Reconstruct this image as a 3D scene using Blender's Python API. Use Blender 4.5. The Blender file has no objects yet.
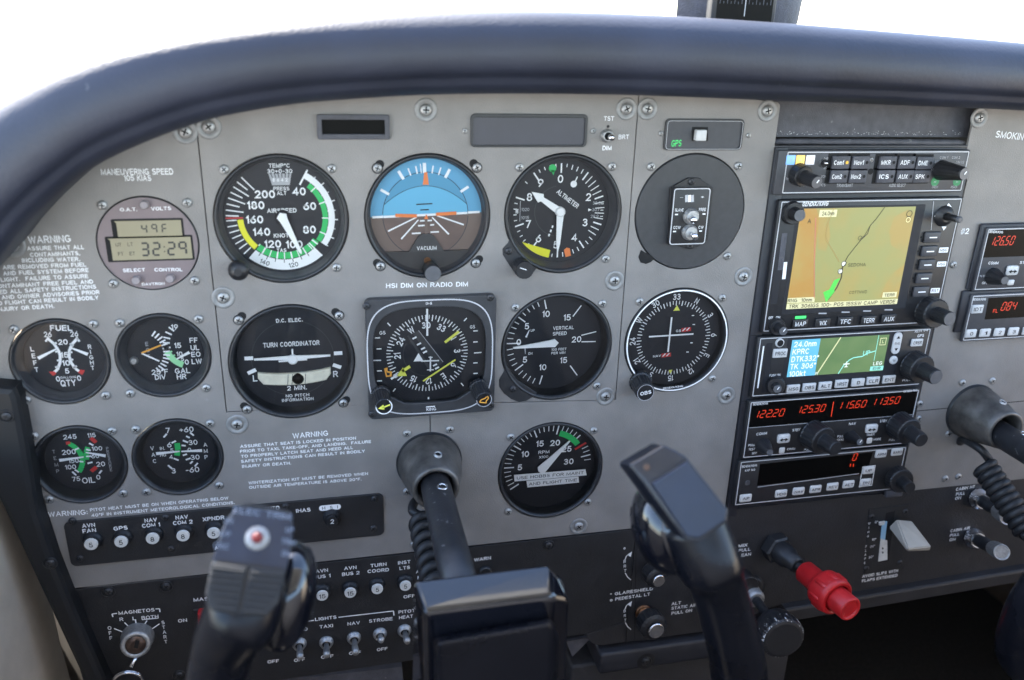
import bpy, bmesh, math, random
from mathutils import Vector, Matrix
random.seed(7)
PI = math.pi
sc = bpy.context.scene
col = sc.collection
EXP = 3.18
E0 = 2.0 ** -EXP          # screens and lamps: 1.0 = full white at this exposure

# ------------------------------------------------------------------ camera
CAMF = 817.844
YAW, PITCH, ROLL = 0.229691, -0.355193, 0.028055
CX, CY, CZ = -64.208, -522.484, 111.002         # mm, panel plane is y = 0
def _axes():
    cy, sy, cp, sp = math.cos(YAW), math.sin(YAW), math.cos(PITCH), math.sin(PITCH)
    f = Vector((sy*cp, cy*cp, sp)); r = Vector((cy, -sy, 0)); u = r.cross(f)
    c, s = math.cos(ROLL), math.sin(ROLL)
    return c*r + s*u, c*u - s*r, f
CR, CU, CFW = _axes()
def a(px, py, d=0.0):
    """photo pixel -> (x, z) in mm on the plane d mm in front of the panel"""
    D = CFW + CR*((px-512)/CAMF) - CU*((py-340)/CAMF)
    t = (-d - CY)/D.y
    return (CX + t*D.x, CZ + t*D.z)
def a3(px, py, d=0.0):
    x, z = a(px, py, d)
    return (x, z, d)
cd = bpy.data.cameras.new('camera'); cam = bpy.data.objects.new('camera', cd); col.objects.link(cam)
cam.matrix_world = Matrix(((CR.x, CU.x, -CFW.x, CX/1000), (CR.y, CU.y, -CFW.y, CY/1000), (CR.z, CU.z, -CFW.z, CZ/1000), (0, 0, 0, 1)))
cd.sensor_width = 36.0; cd.lens = CAMF/1024*36; cd.clip_start = 0.02; cd.clip_end = 20000
cd.dof.use_dof = True; cd.dof.focus_distance = 0.605; cd.dof.aperture_fstop = 5.6
sc.camera = cam

# ------------------------------------------------------------------ materials
M = {}
def mat(name, colr, rough=0.5, metal=0.0, noise=0.0, nscale=300, bump=0.0, bscale=1500, spec=0.5, emit=None, speck=None, coat=0.0):
    m = bpy.data.materials.new(name); m.use_nodes = True
    nt = m.node_tree; b = nt.nodes['Principled BSDF']
    b.inputs['Base Color'].default_value = (*colr, 1); b.inputs['Roughness'].default_value = rough
    b.inputs['Metallic'].default_value = metal; b.inputs['Specular IOR Level'].default_value = spec
    b.inputs['Coat Weight'].default_value = coat
    if emit:
        b.inputs['Emission Color'].default_value = (*emit, 1); b.inputs['Emission Strength'].default_value = E0
    tc = None
    if noise or bump or speck:
        tc = nt.nodes.new('ShaderNodeTexCoord')
    if noise or speck:
        n = nt.nodes.new('ShaderNodeTexNoise'); n.inputs['Scale'].default_value = nscale; n.inputs['Detail'].default_value = 6
        nt.links.new(tc.outputs['Object'], n.inputs['Vector'])
        mx = nt.nodes.new('ShaderNodeMix'); mx.data_type = 'RGBA'
        mr = nt.nodes.new('ShaderNodeMapRange'); mr.inputs[1].default_value = .3; mr.inputs[2].default_value = .7
        nt.links.new(n.outputs[0], mr.inputs[0]); nt.links.new(mr.outputs[0], mx.inputs[0])
        mx.inputs[6].default_value = (*[c*(1-noise) for c in colr], 1); mx.inputs[7].default_value = (*[min(1, c*(1+noise)) for c in colr], 1)
        last = mx.outputs[2]
        if speck:
            n2 = nt.nodes.new('ShaderNodeTexNoise'); n2.inputs['Scale'].default_value = speck[0]; n2.inputs['Detail'].default_value = 4
            nt.links.new(tc.outputs['Object'], n2.inputs['Vector'])
            m2 = nt.nodes.new('ShaderNodeMapRange'); m2.inputs[1].default_value = speck[1]; m2.inputs[2].default_value = speck[1]+.06
            nt.links.new(n2.outputs[0], m2.inputs[0])
            x2 = nt.nodes.new('ShaderNodeMix'); x2.data_type = 'RGBA'; nt.links.new(m2.outputs[0], x2.inputs[0])
            nt.links.new(last, x2.inputs[6]); x2.inputs[7].default_value = (*speck[2], 1); last = x2.outputs[2]
        nt.links.new(last, b.inputs['Base Color'])
        r2 = nt.nodes.new('ShaderNodeMapRange'); r2.inputs[3].default_value = max(0, rough-.07); r2.inputs[4].default_value = min(1, rough+.09)
        nt.links.new(n.outputs[0], r2.inputs[0]); nt.links.new(r2.outputs[0], b.inputs['Roughness'])
    if bump:
        n = nt.nodes.new('ShaderNodeTexNoise'); n.inputs['Scale'].default_value = bscale; n.inputs['Detail'].default_value = 3
        nt.links.new(tc.outputs['Object'], n.inputs['Vector'])
        bp = nt.nodes.new('ShaderNodeBump'); bp.inputs['Strength'].default_value = bump; bp.inputs['Distance'].default_value = 0.0004
        nt.links.new(n.outputs[0], bp.inputs['Height']); nt.links.new(bp.outputs[0], b.inputs['Normal'])
    M[name] = m
    return m
mat('panel_grey', (.214, .200, .190), .5, noise=.13, nscale=32, bump=.6, bscale=1000, speck=(140, .735, (.29, .285, .275)))
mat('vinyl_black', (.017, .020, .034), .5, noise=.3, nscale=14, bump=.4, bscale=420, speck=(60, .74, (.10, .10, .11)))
mat('crackle_black', (.019, .0185, .021), .55, noise=.2, nscale=60, bump=.9, bscale=900)
mat('dark_panel', (.016, .016, .018), .5, noise=.2, nscale=60, bump=.7, bscale=1100)
mat('rack_black', (.02, .021, .027), .45, noise=.2, nscale=70, bump=.3, bscale=1400)
mat('compass_grey', (.045, .045, .06), .6, noise=.3, nscale=150, bump=1.0, bscale=900, speck=(200, .66, (.10, .10, .12)))
mat('clock_button', (.26, .23, .24), .5)
mat('recess_grey', (.07, .071, .085), .6, noise=.25, nscale=120, bump=1.0, bscale=1100, speck=(170, .70, (.16, .16, .17)))
mat('bezel_black', (.022, .023, .026), .38, noise=.15, nscale=200)
mat('bezel_grey', (.038, .039, .043), .45, noise=.12, nscale=200, bump=.2)
mat('bezel_mid', (.07, .071, .078), .36, noise=.12, nscale=200)
mat('face_grey', (.046, .047, .054), .5, noise=.1, nscale=200, bump=.2)
mat('face_black', (.018, .018, .020), .45, noise=.15, nscale=200, bump=.2)
mat('dial_black', (.008, .009, .014), .6, noise=.2, nscale=300)  # blue tint put into the black for sky reflected in the dial glass
mat('knob_black', (.016, .016, .018), .42, noise=.2, nscale=400, bump=.2)
mat('knob_tip', (.09, .092, .10), .4, noise=.1, nscale=300)
mat('gloss_black', (.005, .0055, .009), .13, noise=.2, nscale=25, bump=.03, bscale=300, spec=.5, coat=.8)
mat('grip_black', (.0055, .006, .009), .27, noise=.25, nscale=30, bump=.08, bscale=400, spec=.32)
mat('yoke_head', (.008, .010, .016), .3, noise=.2, nscale=60, bump=.08, bscale=500)
mat('trim_rubber', (.007, .0075, .009), .55, noise=.2, nscale=60, bump=.1, bscale=500)
mat('yoke_switch', (.011, .017, .034), .32, noise=.2, nscale=60, bump=.1, bscale=500, speck=(120, .73, (.09, .10, .12)))
mat('rubber', (.018, .018, .02), .5, noise=.25, nscale=120, bump=.3, bscale=900)
mat('worn_black', (.02, .02, .023), .38, noise=.25, nscale=90, bump=.3, bscale=500, speck=(190, .66, (.16, .16, .16)))
mat('dull_red', (.16, .012, .012), .45)
mat('print_outline', (.55, .55, .57), .5)
mat('scuffed', (.02, .02, .023), .4, noise=.25, nscale=90, bump=.4, bscale=600, speck=(260, .56, (.5, .5, .5)))
mat('print_white', (.88, .88, .89), .6)
mat('print_grey', (.42, .42, .44), .6)
mat('print_dim', (.16, .19, .25), .6)
mat('lock_brown', (.11, .075, .06), .35, .8, noise=.3, nscale=300)
mat('white_plastic', (.62, .61, .58), .4, noise=.08, nscale=300)
mat('key_white', (.56, .56, .56), .45, noise=.06, nscale=400)
mat('needle_white', (.9, .9, .9), .5)
mat('cream', (.82, .78, .64), .3, noise=.1, nscale=200)
mat('washer', (.27, .27, .27), .5, .35, noise=.15, nscale=300, bump=.2)
mat('steel', (.42, .42, .42), .5, .85, noise=.22, nscale=500, bump=.2, bscale=2500)
mat('chrome', (.78, .78, .80), .16, 1.0, noise=.1, nscale=500)
mat('dark_steel', (.07, .07, .075), .5, .8, noise=.25, nscale=500)
mat('cast_alloy', (.15, .14, .13), .46, .75, noise=.5, nscale=70, bump=.5, bscale=500, speck=(110, .69, (.40, .40, .40)))
mat('copper', (.22, .11, .06), .35, 1.0, noise=.3, nscale=300)
mat('hole', (.004, .004, .005), .8)
mat('green', (.02, .50, .12), .5); mat('yellow', (.80, .75, .02), .5); mat('red', (.55, .03, .03), .5)
mat('orange', (.85, .22, .05), .5); mat('pale_green', (.35, .75, .40), .5)
mat('course_yellow', (.80, .80, .12), .5); mat('bug_orange', (.85, .40, .06), .5)
mat('sky_blue', (.14, .46, .68), .6); mat('sky_mid', (.09, .32, .50), .6); mat('sky_ring', (.12, .37, .58), .6)
mat('earth', (.15, .10, .085), .6, noise=.12, nscale=90); mat('earth_ring', (.17, .12, .10), .6)
mat('clock_face', (.185, .145, .15), .5, noise=.06, nscale=100)
mat('lcd', (.27, .24, .155), .35, noise=.05, nscale=60); mat('lcd_ink', (.03, .03, .03), .5)
mat('red_plastic', (.50, .014, .018), .36, noise=.2, nscale=60, bump=.2, bscale=500, speck=(130, .69, (.62, .14, .13)))
mat('flap_grey', (.50, .455, .39), .5, noise=.1, nscale=60, bump=.25, bscale=700)
mat('flap_blue', (.30, .52, .70), .5)
mat('beige_trim', (.47, .40, .32), .8, noise=.1, nscale=40, bump=.5, bscale=500)
mat('headliner', (.40, .38, .34), .9, noise=.05, nscale=20)
mat('carpet', (.06, .055, .05), .95, noise=.3, nscale=200)
mat('seat_dark', (.05, .05, .055), .8, noise=.2, nscale=50)
mat('concrete', (.52, .51, .48), .9, noise=.15, nscale=.4)
mat('chip_blue', (.22, .42, .80), .4, emit=(.10, .22, .5)); mat('chip_amber', (.80, .55, .15), .4, emit=(.40, .24, .05)); mat('chip_white', (.75, .75, .80), .4, emit=(.25, .25, .28))
mat('led_red', (.05, .004, .002), .5, emit=(.85, .05, .012))
mat('led_green', (.02, .2, .05), .5, emit=(.08, 1.0, .25)); mat('led_green_dim', (.02, .15, .06), .5, emit=(.005, .10, .035))
mat('led_amber', (.3, .2, .02), .5, emit=(.7, .42, .04))
mat('scr_cyan', (.05, .2, .3), .4, emit=(.13, .44, .66)); mat('scr_white', (.3, .3, .3), .4, emit=(.85, .95, .95))
mat('scr_pale', (.3, .3, .2), .4, emit=(.62, .60, .33)); mat('scr_ink', (.01, .01, .01), .5, emit=(.035, .035, .02)); mat('scr_pink', (.2, .08, .07), .4, emit=(.40, .17, .09))
mat('scr_green', (.02, .2, .03), .4, emit=(.10, .66, .10)); mat('scr_line', (.1, .3, .3), .4, emit=(.32, .78, .66)); mat('scr_brown', (.15, .1, .05), .4, emit=(.25, .19, .05))
mat('window_black', (.002, .002, .002), .4, spec=.1)
mat('smoke_window', (.045, .045, .058), .35, noise=.06, nscale=80)
def screen_mat(name, c0, c1, sc_, lo, hi):
    m = bpy.data.materials.new(name); m.use_nodes = True; nt = m.node_tree; b = nt.nodes['Principled BSDF']
    b.inputs['Base Color'].default_value = (.02, .02, .02, 1); b.inputs['Roughness'].default_value = .35
    tc = nt.nodes.new('ShaderNodeTexCoord'); n = nt.nodes.new('ShaderNodeTexNoise'); n.inputs['Scale'].default_value = sc_; n.inputs['Detail'].default_value = 5
    nt.links.new(tc.outputs['Object'], n.inputs['Vector'])
    mr = nt.nodes.new('ShaderNodeMapRange'); mr.inputs[1].default_value = lo; mr.inputs[2].default_value = hi; nt.links.new(n.outputs[0], mr.inputs[0])
    mx = nt.nodes.new('ShaderNodeMix'); mx.data_type = 'RGBA'; nt.links.new(mr.outputs[0], mx.inputs[0])
    mx.inputs[6].default_value = (*c0, 1); mx.inputs[7].default_value = (*c1, 1)
    nt.links.new(mx.outputs[2], b.inputs['Emission Color']); b.inputs['Emission Strength'].default_value = E0
    M[name] = m
screen_mat('scr_map', (.42, .455, .17), (.53, .43, .13), 38, .47, .80)
screen_mat('scr_orange', (.58, .35, .08), (.56, .42, .12), 45, .45, .65)
screen_mat('scr_tan', (.53, .42, .13), (.46, .44, .16), 60, .45, .65)
screen_mat('scr_terrain', (.13, .26, .10), (.17, .30, .12), 70, .4, .6)
def glass_mat():
    m = bpy.data.materials.new('instrument_glass'); m.use_nodes = True; nt = m.node_tree; nt.nodes.clear()
    o = nt.nodes.new('ShaderNodeOutputMaterial'); mx = nt.nodes.new('ShaderNodeMixShader'); t = nt.nodes.new('ShaderNodeBsdfTransparent')
    g = nt.nodes.new('ShaderNodeBsdfGlossy'); g.inputs['Roughness'].default_value = .03
    f = nt.nodes.new('ShaderNodeFresnel'); f.inputs['IOR'].default_value = 1.36
    nt.links.new(f.outputs[0], mx.inputs[0]); nt.links.new(t.outputs[0], mx.inputs[1]); nt.links.new(g.outputs[0], mx.inputs[2]); nt.links.new(mx.outputs[0], o.inputs[0])
    M['glass'] = m
glass_mat()

# ------------------------------------------------------------------ mesh builder (x, z, d in mm; d = towards the viewer)
class MB:
    def __init__(s): s.v, s.f, s.mi, s.sm, s.ms = [], [], [], [], []
    def _m(s, m):
        if m not in s.ms: s.ms.append(m)
        return s.ms.index(m)
    def add(s, vs, fs, m, smooth=False):
        o = len(s.v); i = s._m(m); s.v += [tuple(p) for p in vs]
        for f in fs: s.f.append(tuple(o+k for k in f)); s.mi.append(i); s.sm.append(smooth)
        return s
    def build(s, name, parent=None, org=None):
        if org is None: org = tuple(parent['_org']) if parent is not None and '_org' in parent else (0, 0, 0)
        me = bpy.data.meshes.new(name)
        me.from_pydata([((x-org[0])/1000, -(d-org[2])/1000, (z-org[1])/1000) for x, z, d in s.v], [], s.f)
        for m in s.ms: me.materials.append(M[m])
        me.polygons.foreach_set('material_index', s.mi); me.polygons.foreach_set('use_smooth', s.sm); me.update()
        o = bpy.data.objects.new(name, me); col.objects.link(o)
        o['_org'] = org
        if parent is not None: o.parent = parent
        else: o.location = (org[0]/1000, -org[2]/1000, org[1]/1000)
        return o
ORG = []
def thing(name, label, cat, x, z, d=0, group=None, kind=None):
    o = bpy.data.objects.new(name, None); col.objects.link(o); o.empty_display_size = .01
    o.location = (x/1000, -d/1000, z/1000); o['label'] = label; o['category'] = cat; o['_org'] = (x, z, d); ORG.append(o)
    if group: o['group'] = group
    if kind: o['kind'] = kind
    return o
def tag(o, label, cat, group=None):
    o['label'] = label; o['category'] = cat
    if group: o['group'] = group
    return o
def child(mesh, name, parent, x, z, d, ang=0.0):
    """a part that shares mesh data built round 0,0,0"""
    o = bpy.data.objects.new(name, mesh); col.objects.link(o); o.parent = parent
    p = parent['_org']; o.location = ((x-p[0])/1000, -(d-p[2])/1000, (z-p[1])/1000); o.rotation_euler = (0, ang, 0); o['_org'] = (x, z, d)
    return o

def circle(cx, cz, r, n=64, a0=0): return [(cx+r*math.cos(a0+2*PI*k/n), cz+r*math.sin(a0+2*PI*k/n)) for k in range(n)]
def rrect(x0, x1, z0, z1, r, n=5):
    out = []
    for cx, cz, s in ((x1-r, z1-r, 0), (x0+r, z1-r, 1), (x0+r, z0+r, 2), (x1-r, z0+r, 3)):
        for k in range(n+1):
            t = (s + k/n)*PI/2; out.append((cx+r*math.cos(t), cz+r*math.sin(t)))
    return out
def area2(p): return sum(p[i][0]*p[(i+1) % len(p)][1]-p[(i+1) % len(p)][0]*p[i][1] for i in range(len(p)))/2
def inset(p, e):
    n = len(p); out = []
    for i in range(n):
        x0, z0 = p[i-1]; x1, z1 = p[i]; x2, z2 = p[(i+1) % n]
        ax, az = x1-x0, z1-z0; bx, bz = x2-x1, z2-z1
        la, lb = math.hypot(ax, az) or 1, math.hypot(bx, bz) or 1
        nx, nz = -az/la-bz/lb, ax/la+bx/lb; l = math.hypot(nx, nz) or 1
        nx, nz = nx/l, nz/l; k = max(.35, (-az/la)*nx+(ax/la)*nz)
        out.append((x1+nx*e/k, z1+nz*e/k))
    return out
def prism(mb, pts, d0, d1, m, bev=0.0, mtop=None, smooth=False):
    p = list(pts)
    if area2(p) < 0: p.reverse()
    n = len(p); rings = [(p, d0)]
    if bev: rings += [(p, d1-bev), (inset(p, bev*.35), d1-bev*.35), (inset(p, bev), d1)]
    else: rings += [(p, d1)]
    vs, fs = [], []
    for q, d in rings: vs += [(x, z, d) for x, z in q]
    for k in range(len(rings)-1):
        for i in range(n):
            j = (i+1) % n; fs.append((k*n+i, k*n+j, (k+1)*n+j, (k+1)*n+i))
    mb.add(vs, fs, m, smooth)
    t = (len(rings)-1)*n
    mb.add(vs[t:], [tuple(range(n))], mtop or m)
    return mb
def flat(mb, pts, d, m):
    p = list(pts)
    if area2(p) < 0: p.reverse()
    return mb.add([(x, z, d) for x, z in p], [tuple(range(len(p)))], m)
def stroke(mb, p, q, w, d, m, w2=None):
    dx, dz = q[0]-p[0], q[1]-p[1]; l = math.hypot(dx, dz) or 1; nx, nz = -dz/l/2, dx/l/2; w2 = w if w2 is None else w2
    return flat(mb, [(p[0]-nx*w, p[1]-nz*w), (q[0]-nx*w2, q[1]-nz*w2), (q[0]+nx*w2, q[1]+nz*w2), (p[0]+nx*w, p[1]+nz*w)], d, m)
def line(mb, pts, w, d, m):
    for k in range(len(pts)-1): stroke(mb, pts[k], pts[k+1], w, d, m)
def contour(mb, pts, w, d, m):
    """a closed printed line of even width along an outline"""
    p = list(pts)
    if area2(p) < 0: p.reverse()
    q = inset(p, w); n = len(p)
    mb.add([(x, z, d) for x, z in p]+[(x, z, d) for x, z in q], [(i, (i+1) % n, n+(i+1) % n, n+i) for i in range(n)], m)
def arc(mb, c, r0, r1, a0, a1, d, m, n=None):
    """compass angles in degrees, clockwise from up"""
    n = n or max(2, int(abs(a1-a0)/4)); vs = []
    for k in range(n+1):
        t = math.radians(a0+(a1-a0)*k/n); s, cc = math.sin(t), math.cos(t)
        vs += [(c[0]+r0*s, c[1]+r0*cc, d), (c[0]+r1*s, c[1]+r1*cc, d)]
    mb.add(vs, [(2*k, 2*k+2, 2*k+3, 2*k+1) for k in range(n)], m)
def pol(c, r, ang):
    t = math.radians(ang); return (c[0]+r*math.sin(t), c[1]+r*math.cos(t))
def tick(mb, c, r0, r1, ang, w, d, m): stroke(mb, pol(c, r0, ang), pol(c, r1, ang), w, d, m)
def lathe(mb, o, prof, m, n=48, axis=(0, 0, 1), smooth=True, cap=True, mcap=None, flute=None, squash=None):
    """turn (r, t) round an axis through o"""
    A = Vector(axis).normalized(); U = Vector((1, 0, 0)) if abs(A.x) < .9 else Vector((0, 1, 0))
    U = (U - A*U.dot(A)).normalized(); V = A.cross(U); O = Vector(o); vs, fs = [], []
    for r, t in prof:
        for k in range(n):
            rr = r*(1+(flute if (flute and k % 2) else 0)); an = 2*PI*k/n
            vs.append(O + A*t + (U*math.cos(an)+V*math.sin(an))*rr)
    for j in range(len(prof)-1):
        for k in range(n):
            k2 = (k+1) % n; fs.append((j*n+k, j*n+k2, (j+1)*n+k2, (j+1)*n+k))
    mb.add(vs, fs, m, smooth)
    if cap:
        t = (len(prof)-1)*n; mb.add(vs[t:], [tuple(range(n))], mcap or m)
    return mb
def tube(mb, pts, r, m, n=10, cap=True):
    P = [Vector(p) for p in pts]; R = r if isinstance(r, (list, tuple)) else [r]*len(P)
    T = [(P[min(i+1, len(P)-1)]-P[max(i-1, 0)]).normalized() for i in range(len(P))]
    U = Vector((0, 0, 1)) if abs(T[0].z) < .9 else Vector((1, 0, 0)); vs, fs = [], []
    for i, p in enumerate(P):
        U = (U - T[i]*U.dot(T[i])).normalized(); V = T[i].cross(U)
        vs += [p+(U*math.cos(2*PI*k/n)+V*math.sin(2*PI*k/n))*R[i] for k in range(n)]
    for i in range(len(P)-1):
        for k in range(n):
            k2 = (k+1) % n; fs.append((i*n+k, i*n+k2, (i+1)*n+k2, (i+1)*n+k))
    if cap: fs += [tuple(reversed(range(n))), tuple(range((len(P)-1)*n, len(P)*n))]
    return mb.add(vs, fs, m, True)
def bbox(mb, x0, x1, z0, z1, d0, d1, m, bev=0.5, seg=2, mtx=None, smooth=True):
    bm = bmesh.new(); bmesh.ops.create_cube(bm, size=1)
    for v in bm.verts: v.co = Vector(((x0+x1)/2+v.co.x*(x1-x0), (z0+z1)/2+v.co.y*(z1-z0), (d0+d1)/2+v.co.z*(d1-d0)))
    if bev: bmesh.ops.bevel(bm, geom=list(bm.edges), offset=bev, segments=seg, profile=.5, affect='EDGES')
    if mtx is not None: bmesh.ops.transform(bm, matrix=mtx, verts=bm.verts)
    bm.verts.ensure_lookup_table()
    mb.add([v.co[:] for v in bm.verts], [[v.index for v in f.verts] for f in bm.faces], m, smooth and seg > 1); bm.free()
    return mb
def loft(mb, secs, m, n=24, p=2.6, cap=True):
    """secs: (centre, U, V) half axes; superellipse sections"""
    vs, fs = [], []
    for c, U, V in secs:
        c, U, V = Vector(c), Vector(U), Vector(V)
        for k in range(n):
            t = 2*PI*k/n; cs, sn = math.cos(t), math.sin(t)
            vs.append(c + U*math.copysign(abs(cs)**(2/p), cs) + V*math.copysign(abs(sn)**(2/p), sn))
    for j in range(len(secs)-1):
        for k in range(n):
            k2 = (k+1) % n; fs.append((j*n+k, j*n+k2, (j+1)*n+k2, (j+1)*n+k))
    if cap: fs += [tuple(reversed(range(n))), tuple(range((len(secs)-1)*n, len(secs)*n))]
    mb.add(vs, fs, m, True)
def plate(mb, outer, holes, d0, d1, m, bev=.3):
    c = bpy.data.curves.new('t', 'CURVE'); c.dimensions = '2D'; c.fill_mode = 'BOTH'
    for pts in [outer]+holes:
        s = c.splines.new('POLY'); s.points.add(len(pts)-1); s.use_cyclic_u = True
        for k, (x, z) in enumerate(pts): s.points[k].co = (x, z, 0, 1)
    c.extrude = (d1-d0)/2-bev; c.bevel_depth = bev; c.bevel_resolution = 1; c.offset = -bev
    o = bpy.data.objects.new('t', c); me = bpy.data.meshes.new_from_object(o)
    mb.add([(v.co.x, v.co.y, v.co.z+(d0+d1)/2) for v in me.vertices], [tuple(p.vertices) for p in me.polygons], m)
    bpy.data.objects.remove(o); bpy.data.curves.remove(c); bpy.data.meshes.remove(me)
    return mb

# ------------------------------------------------------------------ lettering
# a plain engraved sans drawn as strokes, cap height 1
def _A(cx, cy, rx, ry, a0, a1, n=9): return [(cx+rx*math.cos(math.radians(a0+(a1-a0)*k/n)), cy+ry*math.sin(math.radians(a0+(a1-a0)*k/n))) for k in range(n+1)]
GL = {
'A': (.68, [[(0, 0), (.34, 1), (.68, 0)], [(.12, .33), (.56, .33)]]), 'B': (.58, [[(0, 0), (0, 1), (.32, 1)]+_A(.32, .77, .23, .23, 90, -90)+[(0, .54)], [(.32, .54)]+_A(.32, .27, .26, .27, 90, -90)+[(0, 0)]]),
'C': (.64, [_A(.34, .5, .34, .5, 48, 312, 14)]), 'D': (.62, [[(0, 0), (0, 1), (.25, 1)]+_A(.25, .5, .37, .5, 90, -90)+[(0, 0)]]), 'E': (.52, [[(.52, 1), (0, 1), (0, 0), (.53, 0)], [(0, .53), (.47, .53)]]),
'F': (.5, [[(.5, 1), (0, 1), (0, 0)], [(0, .5), (.43, .5)]]), 'G': (.68, [_A(.34, .5, .34, .5, 48, 318, 14)+[(.66, .2), (.66, .46), (.4, .46)]]), 'H': (.6, [[(0, 0), (0, 1)], [(.6, 0), (.6, 1)], [(0, .53), (.6, .53)]]),
'I': (.02, [[(.01, 0), (.01, 1)]]), 'J': (.44, [[(.44, 1), (.44, .25)]+_A(.22, .25, .22, .25, 0, -170)]), 'K': (.6, [[(0, 0), (0, 1)], [(.56, 1), (.02, .4)], [(.2, .58), (.6, 0)]]), 'L': (.48, [[(0, 1), (0, 0), (.48, 0)]]),
'M': (.74, [[(0, 0), (0, 1), (.37, .08), (.74, 1), (.74, 0)]]), 'N': (.6, [[(0, 0), (0, 1), (.6, 0), (.6, 1)]]), 'O': (.7, [_A(.35, .5, .35, .5, 90, 450, 20)]), 'P': (.56, [[(0, 0), (0, 1), (.3, 1)]+_A(.3, .74, .26, .26, 90, -90)+[(0, .48)]]),
'Q': (.7, [_A(.35, .5, .35, .5, 90, 450, 20), [(.42, .25), (.7, 0)]]), 'R': (.58, [[(0, 0), (0, 1), (.3, 1)]+_A(.3, .75, .26, .25, 90, -90)+[(0, .5)], [(.3, .5), (.58, 0)]]), 'S': (.56, [_A(.28, .755, .25, .245, 35, 270, 9)+_A(.28, .255, .28, .255, 90, -150, 9)]),
'T': (.58, [[(0, 1), (.58, 1)], [(.29, 1), (.29, 0)]]), 'U': (.6, [[(0, 1), (0, .3)]+_A(.3, .3, .3, .3, 180, 360)+[(.6, 1)]]), 'V': (.64, [[(0, 1), (.32, 0), (.64, 1)]]), 'W': (.92, [[(0, 1), (.23, 0), (.46, .95), (.69, 0), (.92, 1)]]),
'X': (.6, [[(0, 0), (.6, 1)], [(0, 1), (.6, 0)]]), 'Y': (.62, [[(0, 1), (.31, .45), (.62, 1)], [(.31, .45), (.31, 0)]]), 'Z': (.56, [[(0, 1), (.56, 1), (0, 0), (.56, 0)]]),
'0': (.58, [_A(.29, .5, .29, .5, 90, 450, 18)]), '1': (.17, [[(0, .8), (.17, 1), (.17, 0)]]), '2': (.56, [_A(.28, .71, .27, .29, 165, -35, 9)+[(0, 0), (.56, 0)]]), '3': (.56, [_A(.27, .77, .24, .23, 150, -90, 8)+[(.2, .54)], [(.27, .54)]+_A(.27, .27, .28, .27, 90, -150, 9)]),
'4': (.6, [[(.44, 0), (.44, 1), (0, .28), (.6, .28)]]), '5': (.56, [[(.5, 1), (.1, 1), (.05, .53)]+_A(.27, .32, .29, .32, 125, -150, 10)]), '6': (.58, [[(.47, 1), (.2, .68), (.04, .42)]+_A(.29, .31, .29, .31, 160, 500, 14)]), '7': (.54, [[(0, 1), (.54, 1), (.18, 0)]]),
'8': (.58, [_A(.29, .76, .24, .24, 90, 450, 14), _A(.29, .26, .29, .26, 90, 450, 14)]), '9': (.58, [[(.11, 0), (.38, .32), (.54, .58)]+_A(.29, .69, .29, .31, -20, 320, 14)]),
'.': (.05, [[(.025, 0), (.025, .07)]]), ',': (.06, [[(.05, .06), (0, -.14)]]), ':': (.05, [[(.02, .12), (.02, .2)], [(.02, .62), (.02, .7)]]), '-': (.32, [[(0, .45), (.32, .45)]]), '+': (.5, [[(0, .48), (.5, .48)], [(.25, .23), (.25, .73)]]), '/': (.36, [[(0, -.05), (.36, 1.05)]]),
'°': (.26, [_A(.13, .86, .13, .13, 90, 450, 10)]), '|': (.02, [[(.01, -.1), (.01, 1.1)]]), '#': (.6, [[(.08, 0), (.22, 1)], [(.36, 0), (.5, 1)], [(0, .66), (.6, .66)], [(0, .33), (.58, .33)]]), '*': (.26, [[(.13, .5), (.13, .86)], [(0, .6), (.26, .76)], [(0, .76), (.26, .6)]]), ' ': (.22, []),
'o': (.5, [_A(.25, .34, .25, .34, 90, 450, 14)]), 'm': (.74, [[(0, 0), (0, .68)], [(0, .5)]+_A(.18, .5, .18, .18, 180, 0, 6)+[(.36, 0)], [(.36, .5)]+_A(.55, .5, .19, .18, 180, 0, 6)+[(.74, 0)]]), 'n': (.44, [[(0, 0), (0, .68)], [(0, .45)]+_A(.22, .45, .22, .23, 180, 0, 6)+[(.44, 0)]]),
'a': (.46, [_A(.23, .34, .23, .34, 90, 450, 12), [(.46, .68), (.46, 0)]]), 'v': (.46, [[(0, .68), (.23, 0), (.46, .68)]]), 'k': (.44, [[(0, 0), (0, 1)], [(.42, .68), (.02, .3)], [(.16, .42), (.44, 0)]]), 't': (.3, [[(.13, .95), (.13, .1), (.28, 0)], [(0, .68), (.28, .68)]]), 'x': (.42, [[(0, 0), (.42, .68)], [(0, .68), (.42, 0)]]),
}
_gc = {}
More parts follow.
